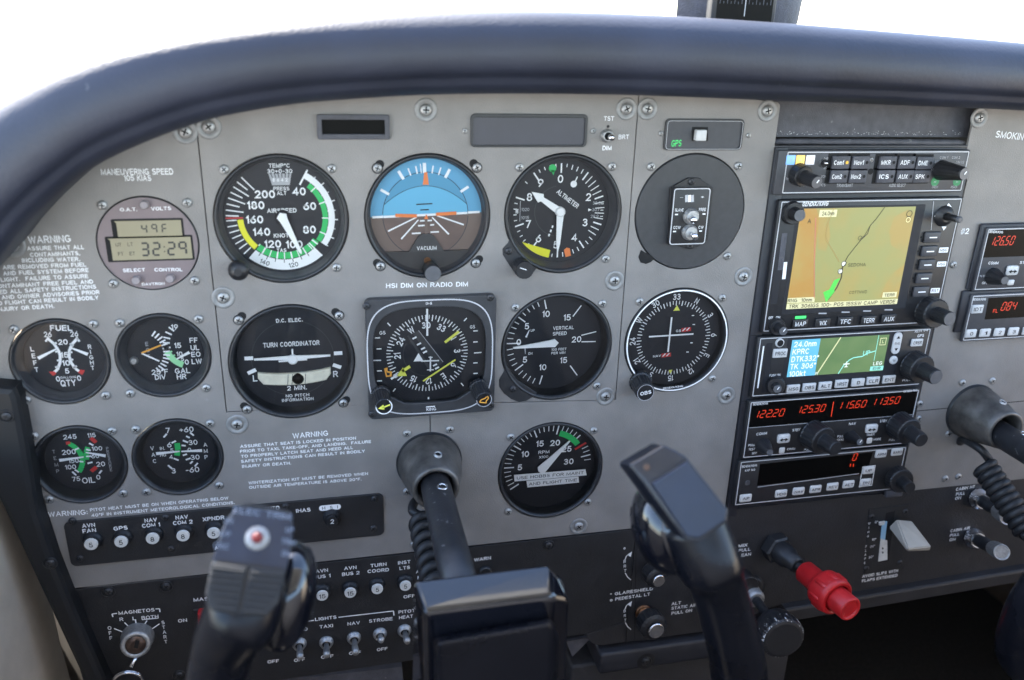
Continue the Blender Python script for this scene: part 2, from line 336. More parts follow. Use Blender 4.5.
def glyphs(s, bold):
    """outline quads of a line of words; cap height .69 as in a type font"""
    if (s, bold) in _gc: return _gc[(s, bold)]
    wt = .125 + bold*1.9; k = .69; vs, fs, x = [], [], 0.0
    for ch in s:
        w_, pl = GL.get(ch) or GL.get(ch.upper()) or GL[' ']
        for line_ in pl:
            P = [(x+wt/2+px_, wt/2+py_*(1-wt)) for px_, py_ in line_]
            closed = len(P) > 6 and abs(P[0][0]-P[-1][0])+abs(P[0][1]-P[-1][1]) < 1e-6
            if closed: P = P[:-1]
            n = len(P); L_, R_ = [], []
            for i in range(n):
                p0 = P[i-1] if (i or closed) else None; p2 = P[(i+1) % n] if (i < n-1 or closed) else None; p1 = P[i]
                d1 = (p1[0]-p0[0], p1[1]-p0[1]) if p0 else None; d2 = (p2[0]-p1[0], p2[1]-p1[1]) if p2 else None
                u = []
                for d_ in (d1, d2):
                    if d_: l_ = math.hypot(*d_) or 1; u.append((d_[0]/l_, d_[1]/l_))
                if len(u) == 2:
                    tx, ty = u[0][0]+u[1][0], u[0][1]+u[1][1]; l_ = math.hypot(tx, ty)
                    if l_ < .2: tx, ty, l_ = u[0][0], u[0][1], 1
                    tx, ty = tx/l_, ty/l_; c_ = max(.45, tx*u[0][0]+ty*u[0][1]); h_ = wt/2/c_; e = (0, 0)
                else:
                    tx, ty = u[0]; h_ = wt/2; sg = -1 if p0 is None else 1; e = (tx*sg*wt*.42, ty*sg*wt*.42)
                L_.append((p1[0]-ty*h_+e[0], p1[1]+tx*h_+e[1])); R_.append((p1[0]+ty*h_+e[0], p1[1]-tx*h_+e[1]))
            o = len(vs); vs += [(a_*k, b_*k) for a_, b_ in L_+R_]
            for i in range(n if closed else n-1): j = (i+1) % n; fs.append((o+n+i, o+n+j, o+j, o+i))
        x += w_ + wt + .13
    xs = [v[0] for v in vs] or [0, 1]
    _gc[(s, bold)] = (vs, fs, min(xs), max(xs))
    return _gc[(s, bold)]
def text(mb, s, x, z, d, h, m='print_white', al='C', ang=0.0, w=None, bold=.018, shear=0.0, aspect=.95):
    bold = bold if bold >= 0 else 0
    vs, fs, x0, x1 = glyphs(s, bold); sy = h/.69; sx = w/(x1-x0) if w else sy*aspect
    ox = {'C': (x0+x1)/2, 'L': x0, 'R': x1}[al]; t = math.radians(ang); ct, st = math.cos(t), math.sin(t); out = []
    for vx, vy in vs:
        X, Y = (vx-ox)*sx, (vy-.345)*sy; X += Y*shear
        out.append((x+X*ct-Y*st, z+X*st+Y*ct, d))
    mb.add(out, fs, m)
def tp(mb, s, p, q, h, d=.15, m='print_white', bold=.018, shear=0.0):
    """fit a line of words between two photo pixels (middle of its left and right end) on plane d"""
    A, B = a(p[0], p[1], d), a(q[0], q[1], d)
    text(mb, s, (A[0]+B[0])/2, (A[1]+B[1])/2, d, h, m, 'C', math.degrees(math.atan2(B[1]-A[1], B[0]-A[0])), math.hypot(B[0]-A[0], B[1]-A[1]), bold, shear)
SEG = {'0': 'abcdef', '1': 'bc', '2': 'abged', '3': 'abgcd', '4': 'fgbc', '5': 'afgcd', '6': 'afgedc', '7': 'abc', '8': 'abcdefg', '9': 'abcfgd', 'F': 'afge', '-': 'g', 'n': 'egc', ' ': ''}
def seg(mb, s, x, z, h, w, d, m, th=.11, shear=.14, adv=1.35, n9=True):
    """seven-segment figures, lower left at x, z"""
    def pt(u, v): return (x+u*w+v*h*shear, z+v*h)
    L = {'a': ((.08, 1), (.92, 1)), 'b': ((1, .95), (1, .55)), 'c': ((1, .45), (1, .05)), 'd': ((.08, 0), (.92, 0)), 'e': ((0, .05), (0, .45)), 'f': ((0, .55), (0, .95)), 'g': ((.1, .5), (.9, .5))}
    for ch in s:
        if ch == '.':
            q = (x-w*(adv-1)*.5, z); stroke(mb, (q[0]-h*th*.6, q[1]), (q[0]+h*th*.6, q[1]), h*th*1.2, d, m); continue
        if ch == ':':
            for v in (.28, .66): stroke(mb, pt(.0, v-.05), pt(0, v+.05), h*.1, d, m)
            x += w*.55; continue
        for k in SEG.get(ch, ''):
            if ch == '9' and k == 'd' and not n9: continue
            (u0, v0), (u1, v1) = L[k]; stroke(mb, pt(u0, v0), pt(u1, v1), h*th, d, m)
        x += w*adv

# ------------------------------------------------------------------ shared screws
def screw_mesh(r, hgt, m, washer=None, wm='washer'):
    mb = MB()
    if washer:
        lathe(mb, (0, 0, 0), [(washer, 0), (washer, .3), (washer*.93, .7), (washer*.8, .75), (r*1.15, .3), (r*1.1, .1)], wm, 28, cap=False)
    lathe(mb, (0, 0, 0), [(r, 0), (r*.98, hgt*.45), (r*.8, hgt*.82), (r*.45, hgt)], m, 24)
    for an in (0, 90):
        t = math.radians(an); u = (math.cos(t)*r*.55, math.sin(t)*r*.55); stroke(mb, (-u[0], -u[1]), u, r*.24, hgt+.05, 'hole')
    o = mb.build('screw'); me = o.data; bpy.data.objects.remove(o)
    return me
SM = screw_mesh(2.9, 1.5, 'steel'); SW = screw_mesh(3.7, 1.7, 'steel', 7.2); SD = screw_mesh(3.2, 1.5, 'dark_steel', 4.6, 'knob_black'); SS = screw_mesh(1.7, .9, 'steel'); SDS = screw_mesh(2.5, 1.2, 'dark_steel')
def screw(par, x, z, d=0.1, me=None): return child(me or SM, 'screw', par, x, z, d, random.uniform(0, 3))
def screwp(par, px, py, d=0.1, me=None):
    x, z = a(px, py, d+1); return screw(par, x, z, d, me)
def dup(src, dx, label, group=None):
    r = src.copy(); col.objects.link(r); r.location.x += dx/1000; r['label'] = label
    if group: r['group'] = group
    for c in list(src.children):
        k = c.copy(); col.objects.link(k); k.parent = r
        for g in c.children:
            h = g.copy(); col.objects.link(h); h.parent = k
    return r

# ================================================================== THE PANEL
P3 = [(-91.2, 0), (0, 0), (91.2, 0), (182.6, -.5), (-91.1, -95.9), (91.1, -95.7), (90.9, -195.3)]
SMALL = {'fuel': (-230.8, -86.9), 'flow': (-170.4, -86.4), 'oil': (-230, -159.6), 'vac': (-169.6, -159.6)}
OAT = (-170.7, -13.0); VOR = (182.5, -95.7)
pan = thing('instrument_panel', 'grey painted metal instrument panel carrying the round gauges and white warning texts', 'panel', 0, -100)
topc = [a(px, py) for px, py in ((0, 262), (18, 238), (40, 212), (72, 184), (110, 160), (150, 141), (196, 124))]
topc2 = [a(px, py) for px, py in ((196, 124), (240, 115), (290, 106), (345, 101), (400, 97), (470, 95.5), (560, 95), (637, 96))]
XS1, XS2 = -136.0, 138.2
up = [(x, z+3) for x, z in topc]; up2 = [(x, z+3) for x, z in topc2]
mb = MB(); zl = -128.6
left = [(-262, -120), (-310, -110), (-310, -70), (-300, -60), (-270, -36)] + up[1:-1] + [(XS1-.3, up[-1][1]), (XS1-.3, zl-.3)] + [(P3[4][0]+40.9*math.sin(k), P3[4][1]-40.9*math.cos(k)) for k in [-.627+i*.0627*2 for i in range(11)]] + [(-.3, zl-4.6), (-.3, -254), (-249, -254)]
lh = [circle(*SMALL[k], 29.0) for k in SMALL] + [circle(*OAT, 29.3)]
plate(mb, left, lh, -2, 0, 'panel_grey'); mb.build('left_plate', pan)
mb = MB()
cen = [(XS1+.3, zl+.3), (XS1+.3, up2[0][1])] + up2[1:-1] + [(XS2-.3, up2[-1][1]), (XS2-.3, -139.8), (0, -133)] + [(P3[4][0]+40.9*math.sin(k), P3[4][1]-40.9*math.cos(k)) for k in [.62+i*(2*PI-1.255)/48 for i in range(49)]]
plate(mb, cen, [circle(*P3[k], 40.9) for k in (0, 1, 2, 5)], -2, 0, 'panel_grey'); mb.build('flight_plate', pan)
mb = MB()
rp = [(XS2+.3, -140.2), (XS2+.3, 78), (200, 77.5)] + [(240.5-3+3*math.sin(t), 74-3+3*math.cos(t)) for t in (0, .5, 1.1, 1.57)] + [(239.8, -245), (239.8, -254), (.3, -254), (.3, -133.6)]
plate(mb, rp, [circle(*P3[3], 40.9), circle(*P3[6], 40.9), circle(*VOR, 40.9)], -2, 0, 'panel_grey'); mb.build('right_plate', pan)
mb = MB()
fr = [(402, -246), (402, 20), (396, 24)] + [(396+5-5*math.cos(t), 72-5+5*math.sin(t)) for t in (0, .5, 1.1, 1.57)] + [(990, 45), (990, -246)]
plate(mb, fr, [], -2, 0, 'panel_grey'); line(mb, [(402, -169.5), (640, -166.5)], .7, .12, 'hole'); mb.build('copilot_plate', pan)
mb = MB()
for x0, x1, z0, z1 in ((XS1-3, XS1+3, -150, 64), (XS2-3, XS2+3, -140, 78), (-2.5, 2.5, -254, -134)): bbox(mb, x0, x1, z0, z1, -6, -2.4, 'hole', 0)
prism(mb, [(-50, -133), (0, -136), (XS2, -142), (XS2, -137.2), (91, -137), (0, -130.7), (-50, -128)], -6, -2.6, 'hole'); prism(mb, [(XS1, -131), (-119, -131.5), (-119, -126.5), (XS1, -126)], -6, -2.6, 'hole')
mb.build('backing_strip', pan)
for px, py in ((208.5, 127), (185, 132), (223, 298), (237, 425), (426, 110), (627, 109), (648, 109), (615, 281), (606, 397), (768, 111), (744, 277), (727, 396), (980, 118), (579, 527), (12, 246)):
    screwp(pan, px, py, 0, SW)
for px, py in ((407, 434), (450, 430), (407, 492), (920, 404), (919, 419), (949, 434), (963, 383), (993, 381), (414, 545)): screwp(pan, px, py, 0, SM)
for px, py in ((946, 479), (959, 477)): screwp(pan, px, py, 0, SW if px < 0 else SM)
screwp(pan, 954, 265, 0, SM)
L = MB()
tp(L, 'MANEUVERING SPEED', (101, 172), (173, 171.5), 3.6, bold=.01); tp(L, '105 KIAS', (124, 178), (151, 178), 3.4, bold=.01)
tp(L, 'WARNING', (28, 240), (70.5, 238.5), 4.4, bold=.01)
for s, p, q in (('ASSURE THAT ALL', (27, 248.5), (84, 247)), ('CONTAMINANTS,', (30, 255), (80, 253)), ('INCLUDING WATER,', (22, 260.5), (80, 259)),
        ('ARE REMOVED FROM FUEL', (2.5, 267.5), (86, 264.5)), ('AND FUEL SYSTEM BEFORE', (3, 273.5), (88.5, 270)), ('FLIGHT.  FAILURE TO ASSURE', (-3, 280), (88, 276)),
        ('CONTAMINANT FREE FUEL AND', (-7, 286.5), (93, 281.5)), ('HEED ALL SAFETY INSTRUCTIONS', (-9, 292.5), (96, 286.5)), ('AND OWNER ADVISORIES PRIOR', (1.5, 297.5), (99.5, 292)),
        ('TO FLIGHT CAN RESULT IN BODILY', (-6, 303.5), (98.5, 297.5)), ('INJURY OR DEATH.', (-3, 309.5), (54, 306))): tp(L, s, p, q, 2.55, bold=.026)
tp(L, 'HSI DIM ON RADIO DIM', (386, 285.8), (468, 284), 3.2)
tp(L, 'WARNING', (292.5, 436), (328, 433), 4.0, bold=.012)
for s, p, q in (('ASSURE THAT SEAT IS LOCKED IN POSITION', (240, 446.5), (356, 438)), ('PRIOR TO TAXI, TAKE-OFF, AND LANDING.  FAILURE', (240, 451.5), (371, 441.5)),
        ('TO PROPERLY LATCH SEAT AND HEED ALL', (241, 456.5), (353, 447.5)), ('SAFETY INSTRUCTIONS CAN RESULT IN BODILY', (241, 461.5), (365, 451)), ('INJURY OR DEATH.', (242, 466.5), (291, 463)),
        ('WINTERIZATION KIT MUST BE REMOVED WHEN', (248.5, 483), (368, 473.5)), ('OUTSIDE AIR TEMPERATURE IS ABOVE 20°F.', (249, 487.5), (361.5, 479))): tp(L, s, p, q, 2.3, bold=.03)
tp(L, 'WARNING:', (48, 514.5), (87.5, 512), 3.8, bold=.012)
tp(L, 'PITOT HEAT MUST BE ON WHEN OPERATING BELOW', (90, 510), (228.5, 498), 2.4, bold=.03); tp(L, '40°F IN INSTRUMENT METEOROLOGICAL CONDITIONS.', (91, 515.5), (234.5, 502.5), 2.4, bold=.03)
tp(L, 'TST', (604, 118.5), (614, 118.5), 2.9); tp(L, 'BRT', (618.5, 137), (629, 136.8), 2.9); tp(L, 'DIM', (602.5, 148), (611.5, 148), 2.9)
tp(L, '#2', (961, 231.5), (969, 231), 4.6, bold=.03); tp(L, 'SMOKING', (996, 134), (1029, 137.5), 5.0, bold=.012)
L.build('lettering', pan)

# ================================================================== ROUND INSTRUMENTS
def gauge(name, label, cat, c, R, dep, rd, scr=31.6, grp=None, bm='bezel_black', slots=()):
    t = thing(name, label, cat, c[0], c[1], 0, grp)
    b = MB(); o = (c[0], c[1], 0)
    lathe(b, o, [(R-.2, -3), (R-.1, .2), (R-.5, .9), (R-1.4, 1.0), (R-2.2, .3), (R-2.6, -1.2)], 'bezel_black', 72, cap=False)
    lathe(b, o, [(R-2.6, -1.2), (rd+1.4, -dep+2.2), (rd+.6, -dep+1.5), (rd+.4, -dep-.5)], bm, 72, cap=False)
    b.build('bezel', t)
    b = MB(); flat(b, circle(c[0], c[1], rd+1.2, 72), -dep, 'dial_black'); b.build('dial', t)
    b = MB(); flat(b, circle(c[0], c[1], R-2.7, 64), -1.6, 'glass'); b.build('glass', t)
    if slots:
        for sx, sz, ox, oz in slots: b = MB(); stroke(b, (c[0]+sx*scr, c[1]+sz*scr), (c[0]+sx*scr+ox, c[1]+sz*scr+oz), 5.5, .07, 'hole'); flat(b, circle(c[0]+sx*scr+ox, c[1]+sz*scr+oz, 2.75, 20), .09, 'hole'); flat(b, circle(c[0]+sx*scr, c[1]+sz*scr, 3.5, 20), .11, 'hole'); b.build('screw_slot', t)
    return t
def screws(t, c, s, which=((-1, 1), (1, 1), (1, -1), (-1, -1)), me=None):
    for sx, sz in which: screw(t, c[0]+sx*s, c[1]+sz*s, .12, me)
def needle(t, c, d, pts, m='needle_white', name='needle', th=.8):
    b = MB(); prism(b, pts, d-th, d, m); return b.build(name, t)
W = 'print_white'

# --- airspeed
c = P3[0]; D = -7.9
t = gauge('airspeed_indicator', 'airspeed gauge with white, green and yellow arcs, needle on 100 knots', 'gauge', c, 40.4, 8, 35.4, bm='bezel_mid')
screws(t, c, 31.6, ((-1, 1), (1, 1), (1, -1)))
b = MB()
arc(b, c, 24.6, 27.9, 40, 127, D, 'green'); arc(b, c, 28.3, 32.2, 29.5, 127, D, W); arc(b, c, 22.6, 26.9, 127, 222, D, 'green'); arc(b, c, 24, 27.6, 222, 268, D, 'yellow')
arc(b, c, 27.4, 34.2, 138, 222, D, W); tick(b, c, 24, 34.4, 270.3, .9, D+.05, 'red'); 
for k in range(22):   # right scale 40..100
    an = 29.7+k*10.65/1; 
    if an < 128: tick(b, c, 28, 34.2 if k % 2 == 0 else 33.2, an, .7 if k % 2 == 0 else .5, D+.04, W)
for k in range(4): tick(b, c, 24.2, 28.4, 48.6+k*21.7, .7, D+.06, W)
for k in range(10): tick(b, c, 22.6, 27.2, 131+k*10.1, .6 if k % 2 else .9, D+.06, W)
tick(b, c, 22.6, 34.4, 138, .8, D+.07, W); tick(b, c, 22.6, 34.4, 127, .6, D+.07, 'hole'); tick(b, c, 23.5, 33.6, 29.7, 1.1, D+.07, W); tick(b, c, 24, 34.4, 222, .8, D+.08, 'hole')
for k, an in enumerate((228, 235, 241.5, 248, 254.5, 261, 267.5, 273, 279, 285.5, 292, 298.5, 305, 311.5, 318)): tick(b, c, (23.7 if k % 2 == 0 else 26.5) if an > 269 else 28, 34.2, an, .7, D+.04, W)
for k, an in enumerate((150, 160, 171, 182, 193, 204, 214)): tick(b, c, 27.4, 29.4, an, .5, D+.05, 'hole')
for s, x, z in (('200', -10, 14.8), ('180', -15.8, 8), ('160', -17.2, -1), ('140', -13.6, -9), ('120', -7.4, -17), ('100', 5.9, -17.6), ('80', 15.9, -8.2), ('60', 16.9, 6.9), ('40', 10.8, 16.3)):
    text(b, s, c[0]+x, c[1]+z, D+.03, 5.0, W, bold=.035)
text(b, '140', c[0]-13.1, c[1]-28.8, D+.06, 3.0, 'hole', ang=-24); text(b, '120', c[0]+4.6, c[1]-31, D+.06, 3.0, 'hole', ang=9)
text(b, 'AIRSPEED', c[0]-.3, c[1]+4.4, D+.03, 2.7, W, w=18, bold=.03); text(b, 'KNOTS', c[0]-.6, c[1]-11.6, D+.03, 2.7, W, w=11.5, bold=.03); text(b, 'TAS', c[0]-2.2, c[1]-21.2, D+.08, 2.4, W, bold=.03)
text(b, 'TEMP°C', c[0]+.1, c[1]+32.4, D+.03, 2.5, W, w=12.4, bold=.02); text(b, '30+0-30', c[0]+.2, c[1]+29, D+.03, 2.6, W, w=15, bold=.02)
flat(b, [(c[0]-6.7, c[1]+27.5), (c[0]+7, c[1]+27.5), (c[0]+5.6, c[1]+20.3), (c[0]-5, c[1]+20.3)], D+.02, 'print_grey')
for k in range(6): stroke(b, (c[0]-5.4+k*2.2, c[1]+27.6), (c[0]-4.4+k*1.9, c[1]+25), .5, D+.04, 'dial_black')
text(b, '8 6 4 2', c[0], c[1]+23.6, D+.05, 2.2, W, w=9, bold=.03)
text(b, 'PRESS', c[0]+.4, c[1]+18.2, D+.03, 2.3, W, w=9.6, bold=.02); text(b, 'ALT', c[0]+.4, c[1]+15.4, D+.03, 2.4, W, bold=.03)
b.build('scale_markings', t)
b = MB(); lathe(b, (c[0], c[1], 0), [(4.8, -7.9), (4.8, -6.2), (3, -5.7)], 'dial_black', 24)
an = 156.5; prism(b, [pol(c, 3.6, an+115), pol(c, 3.8, an+180), pol(c, 3.6, an-115), pol(c, 2.9, an-60), pol(c, 24, an-2.2), pol(c, 25.6, an), pol(c, 24, an+2.2), pol(c, 2.9, an+60)], -6, -5, 'needle_white'); b.build('needle', t)
kx, kz = a(238.5, 270.5, 9)
b = MB(); lathe(b, (kx, kz, 0), [(3.4, -1), (3.4, 3), (5.4, 4.5), (6.4, 7.5), (6.2, 10), (4.8, 12.6), (2.4, 13.6)], 'knob_black', 36); b.build('knob', t)

# --- attitude indicator
c = P3[1]; D = -7.9
t = gauge('attitude_indicator', 'artificial horizon gauge, light blue over brown with orange wing bars', 'gauge', c, 40.4, 8, 36, slots=((-1, 1, 1.6, 2.4), (1, 1, -2.2, 2.6), (1, -1, 2.2, 2.6), (-1, -1, -2, 2.2)), bm='bezel_mid')
screws(t, c, 31.6)
b = MB(); tilt = 1.6
def half(r, up, n=40, z0=0, z1=0):
    a0 = 270+tilt if up else 90+tilt
    return [pol((c[0], c[1]), r, a0-3+k*186/n) if up else pol((c[0], c[1]), r, a0-3+k*186/n) for k in range(n+1)]
flat(b, [pol(c, 36.8, 268.4+k*3) for k in range(61)], D, 'sky_ring'); flat(b, [pol(c, 36.8, 88.4+k*3) for k in range(61)], D, 'earth_ring')
ci = (c[0]-.6, c[1]-.2)
flat(b, [pol(ci, 28, 268.4+k*3) for k in range(61)], D+.1, 'sky_mid'); flat(b, [pol(ci, 28, 88.4+k*3) for k in range(61)], D+.1, 'earth')
low = [(x, 18.9-12.2*(x/27.2)**2) for x in [27.2-54.4*k/24 for k in range(25)]]
flat(b, [(c[0]+x-.7, c[1]+z) for x, z in low] + [(c[0]-28.4, c[1]-.8), (c[0]+27.2, c[1]+.6)], D+.14, 'sky_blue')
for k in range(24): stroke(b, (c[0]+low[k][0]-.7, c[1]+low[k][1]), (c[0]+low[k+1][0]-.7, c[1]+low[k+1][1]), .35, D+.2, 'dial_black')
arc(b, ci, 27.8, 28.2, 272, 448, D+.18, 'dial_black'); arc(b, ci, 27.8, 28.3, 92, 268, D+.18, 'bezel_grey')
for an, w_, l in ((-58.5, 1.7, 6.2), (-30, 1.9, 6.2), (-19, .9, 5), (-10, .9, 5), (-4.5, .6, 6), (0, 2.2, 6.4), (10, .9, 5), (19, .9, 5), (29, 1.9, 6.2), (58, 1.7, 6.2)): tick(b, ci, 27.4, 27.4+l, an-1, w_, D+.25, W)
stroke(b, (c[0]-35.4, c[1]-1.0), (c[0]-28.2, c[1]-.8), 1.5, D+.25, W); stroke(b, (c[0]+27.4, c[1]+1), (c[0]+35.2, c[1]+1.2), 1.5, D+.25, W)
stroke(b, (c[0]-28, c[1]-.9), (c[0]+27, c[1]+.7), 1.5, D+.26, W)
for p, q in (((-6.5, -1.4), (-25.5, -10.4)), ((-5.5, -3.2), (-17, -15.8)), ((3.5, -1.8), (14.6, -13.4)), ((6.5, -.6), (24.6, -7.2))): stroke(b, (c[0]+p[0], c[1]+p[1]), (c[0]+q[0], c[1]+q[1]), .8, D+.26, W, 1.1)
for x0, x1, z in ((-5.8, -1.4, -7.2), (2.2, 4.8, -6.9), (-10, -4.2, -12.3), (2.4, 8, -11.7), (-4.5, 3.4, -4)): stroke(b, (c[0]+x0, c[1]+z), (c[0]+x1, c[1]+z+.2), 1.0, D+.26, W)
stroke(b, (c[0]-6.8, c[1]+6.9), (c[0]+3.8, c[1]+7.3), .8, D+.27, 'dial_black'); stroke(b, (c[0]-4.2, c[1]+3.2), (c[0]+1.4, c[1]+3.4), .8, D+.27, 'dial_black')
flat(b, [(c[0]-2.4, c[1]+19.6), (c[0]+1.6, c[1]+19.6), (c[0]+.6, c[1]+27.6), (c[0]-1.4, c[1]+27.6)], D+.3, 'orange')
b.build('horizon_card', t)
b = MB()
for p, q in (((-20.6, .2), (-6.6, -.4)), ((6, .4), (19.4, 1))): stroke(b, (c[0]+p[0], c[1]+p[1]), (c[0]+q[0], c[1]+q[1]), 2.2, -6.5, 'orange')
flat(b, [(c[0]-2, c[1]-2.6), (c[0]+.9, c[1]-2.6), (c[0]-.4, c[1]+.6)], -6.5, 'orange'); stroke(b, (c[0]-.6, c[1]-2), (c[0]-.6, c[1]-12.5), 1.8, -6.55, 'earth_ring')
b.build('aircraft_symbol', t)
b = MB()
prism(b, [pol(c, 36.6, 131+k*98/24) for k in range(25)], -8, -5.4, 'bezel_black'); prism(b, [(c[0]-12, c[1]-24), (c[0]+11, c[1]-24), (c[0]+4.5, c[1]-14), (c[0]+1.5, c[1]-12.4), (c[0]-3, c[1]-12.4), (c[0]-6, c[1]-14)], -8, -5.5, 'bezel_grey')
text(b, 'VACUUM', c[0]-.5, c[1]-21.8, -5.3, 2.6, W, w=13.2, bold=.025); flat(b, circle(c[0]-.2, c[1]-30.3, 2.4, 20), -5.2, 'copper'); b.build('mask', t)
b = MB(); lathe(b, (c[0]+1.6, c[1]-35.2, 0), [(4.8, -5.4), (4.8, 1), (5.4, 2), (5.7, 9), (5.2, 10)], 'knob_black', 30, mcap='knob_tip'); b.build('knob', t)

# --- altimeter
c = P3[2]; D = -10.9
t = gauge('altimeter', 'altimeter numbered 0 to 9 with two white hands and a green marker', 'gauge', c, 40.4, 11, 35.2, bm='bezel_mid')
screws(t, c, 31.6, ((-1, 1), (1, 1), (1, -1)))
b = MB()
lb = MB()
for k in range(50):
    an = k*7.2
    if k % 5 == 0: tick(b, c, 26, 32.4, an, 1.0, D, W)
    elif not 41 <= k < 45 or k == 43: tick(b, c, 29 if 2 <= k <= 24 else 30, 32.2, an, .6, D, W)
for k in range(5, 18):
    if k % 5: tick(b, c, 25.5, 32.2, k*7.2, .6, D+.02, W)
for n_, x, z in (('0', -.3, 22), ('2', 20, 9.4), ('3', 18.8, -8.2), ('4', 11.5, -18.6), ('5', -1.4, -23.4), ('6', -14, -18.6), ('7', -21.5, -8.4), ('8', -21.4, 10), ('9', -14, 19.4)): text(b, n_, c[0]+x, c[1]+z, D+.03, 5.4, W, bold=.02)
text(b, 'ALTIMETER', c[0]+5.6, c[1]+8.4, D+.03, 3.2, W, ang=-36, w=19, bold=.03)
flat(b, circle(c[0]+9.2, c[1]+18.4, 2.3, 14), D+.03, W); stroke(b, (c[0]+9.6, c[1]+19), (c[0]+11.6, c[1]+23.4), .8, D+.03, W)
arc(b, c, 17.2, 17.6, 190, 350, D+.02, 'bezel_grey')
prism(b, circle(c[0]-6.2, c[1]+29.2, 2.6, 14)+[], D, D+.5, 'green'); flat(b, [(c[0]-7.6, c[1]+28), (c[0]-4.6, c[1]+28), (c[0]-5.4, c[1]+24.6)], D+.5, 'green')
p_ = [pol(c, 33, 191+k*5) for k in range(9)]; flat(b, p_+[pol(c, 27.6, 191), ], D+.1, 'yellow')
flat(b, [pol(c, 26.4, 166), pol(c, 27.6, 161.5), pol(c, 33, 162.5), pol(c, 33, 169.5), pol(c, 27.6, 170.5)], D+.1, 'orange')
for k in range(3): stroke(b, (c[0]-4.6-k*1.1, c[1]-11.5-k*2.9), (c[0]-4.2-k*1.1, c[1]-9.8-k*2.9), 1.1, D+.04, W)
for k, s in enumerate(('30.0', '30.1', '29.9')): text(b, s, c[0]+26.4-k*.5, c[1]+5.2-k*4.6, D+.05, 2.2, 'print_grey', bold=.01); stroke(b, (c[0]+29.5, c[1]+4.6-k*4.4), (c[0]+31.5, c[1]+4.6-k*4.4), .5, D+.05, W)
flat(b, [(c[0]+20.6, c[1]+1.6), (c[0]+23.2, c[1]+.5), (c[0]+20.6, c[1]-.4)], D+.05, W)
for k, s in enumerate(('1020', '1015')): text(b, s, c[0]-24, c[1]+1.6-k*5.6, D+.05, 2.2, 'print_grey', w=5.5, bold=.01)
line(b, [(c[0]-27.6, c[1]+7.5), (c[0]-27.6, c[1]-6.5)], .4, D+.04, 'print_grey')
for k in range(4): stroke(b, (c[0]-30.8, c[1]-.6+k*.8), (c[0]-28.8, c[1]-.6+k*.8), .5, D+.05, W)
b.build('scale_markings', t)
b = MB(); lathe(b, (c[0], c[1], 0), [(3.4, D), (3.4, D+3.4), (2.6, D+3.9)], 'needle_white', 24)
an = 181.4; prism(b, [pol(c, 2.6, an+80), pol(c, 2.6, an-80), pol(c, 22, an-3.6), pol(c, 29, an), pol(c, 22, an+3.6)], D+2, D+2.8, 'needle_white'); b.build('long_hand', t)
an = 304; b = MB(); prism(b, [pol(c, 2.6, an+90), pol(c, 2.6, an-90), pol(c, 15.5, an-6), pol(c, 17, an-11.5), pol(c, 24.6, an), pol(c, 17, an+11.5), pol(c, 15.5, an+6)], D+.9, D+1.6, 'needle_white'); b.build('short_hand', t)
b = MB()
fl = [a(x, y, .5) for x, y in ((511, 236), (508, 243), (502.5, 249), (503, 255), (508, 263), (516, 275), (521, 278.5), (526, 279), (534, 272), (538, 266), (520, 255))]
prism(b, fl, -1, .45, 'bezel_black', .2); b.build('knob_flange', t)
b = MB(); kx, kz = a(525, 270.5, 12)
lathe(b, (kx, kz, 0), [(6.0, 0), (6.3, 2), (6.3, 11), (5.9, 12)], 'knob_black', 36, flute=-.03, smooth=False, mcap='knob_black'); stroke(b, (kx-3.5, kz+2), (kx+1, kz+.4), .5, 12.15, W); b.build('knob', t); screwp(t, 509, 251.5, .5, SDS)

# --- round cover with the compass slaving switches
c = P3[3]
t = thing('slaving_switch_plate', 'round dark grey blanking plate with a small two-toggle switch box', 'switch plate', *c)
b = MB(); lathe(b, (c[0], c[1], 0), [(40.2, -3), (40.2, .1), (39.6, .6)], 'bezel_grey', 72)
prism(b, [a(x, y, .3) for x, y in ((641, 250), (638.5, 257), (640.5, 262.5), (646, 264), (651, 262), (655, 258))], -1, .35, 'hole'); b.build('cover_disc', t)
b = MB(); q = lambda x, y: a(x, y, 2)
prism(b, [q(670, 188), q(685, 179.5), q(689, 177.5), q(700, 178), q(702, 180.5), q(713, 187.5), q(708, 240), q(698, 247), q(692, 249), q(682, 247), q(668, 242.5)], .6, 2.4, 'face_black', .4)
bx = [a(x, y, 6) for x, y in ((674, 188), (711.3, 187.8), (706.5, 244.2), (670, 243.5))]
x0, x1, z0, z1 = bx[0][0], bx[1][0], bx[2][1], bx[0][1]
bbox(b, x0, x1, z0, z1, 2, 6, 'face_black', .6); contour(b, rrect(x0+.3, x1-.3, z0+.3, z1-.3, 2.2), .7, 6.12, 'print_outline')
q = lambda x, y: a(x, y, 6.1)
tp(b, '-', (680, 197.5), (683, 197.5), .5, 6.12); tp(b, '+', (701, 197), (704, 197), 2.2, 6.12)
for s, p_, q_ in (('SLAVE', (675, 210), (683.5, 210)), ('FREE', (699, 209.5), (706, 209.5)), ('CCW', (673.5, 227.5), (680.5, 227.5)), ('CW', (698.5, 227.3), (703.5, 227.3))): tp(b, s, p_, q_, 2.1, 6.12, bold=.01)
for px, py in ((676.5, 214.5), (704, 214), (674.5, 231.5), (700.5, 231)): stroke(b, q(px-1.5, py), q(px+1.5, py), .9, 6.12, W)
for k in range(3): stroke(b, q(686.5+k*3, 195), q(686.5+k*3, 202), 2.0, 6.12, 'print_grey' if k != 1 else W)
b.build('switch_box', t)
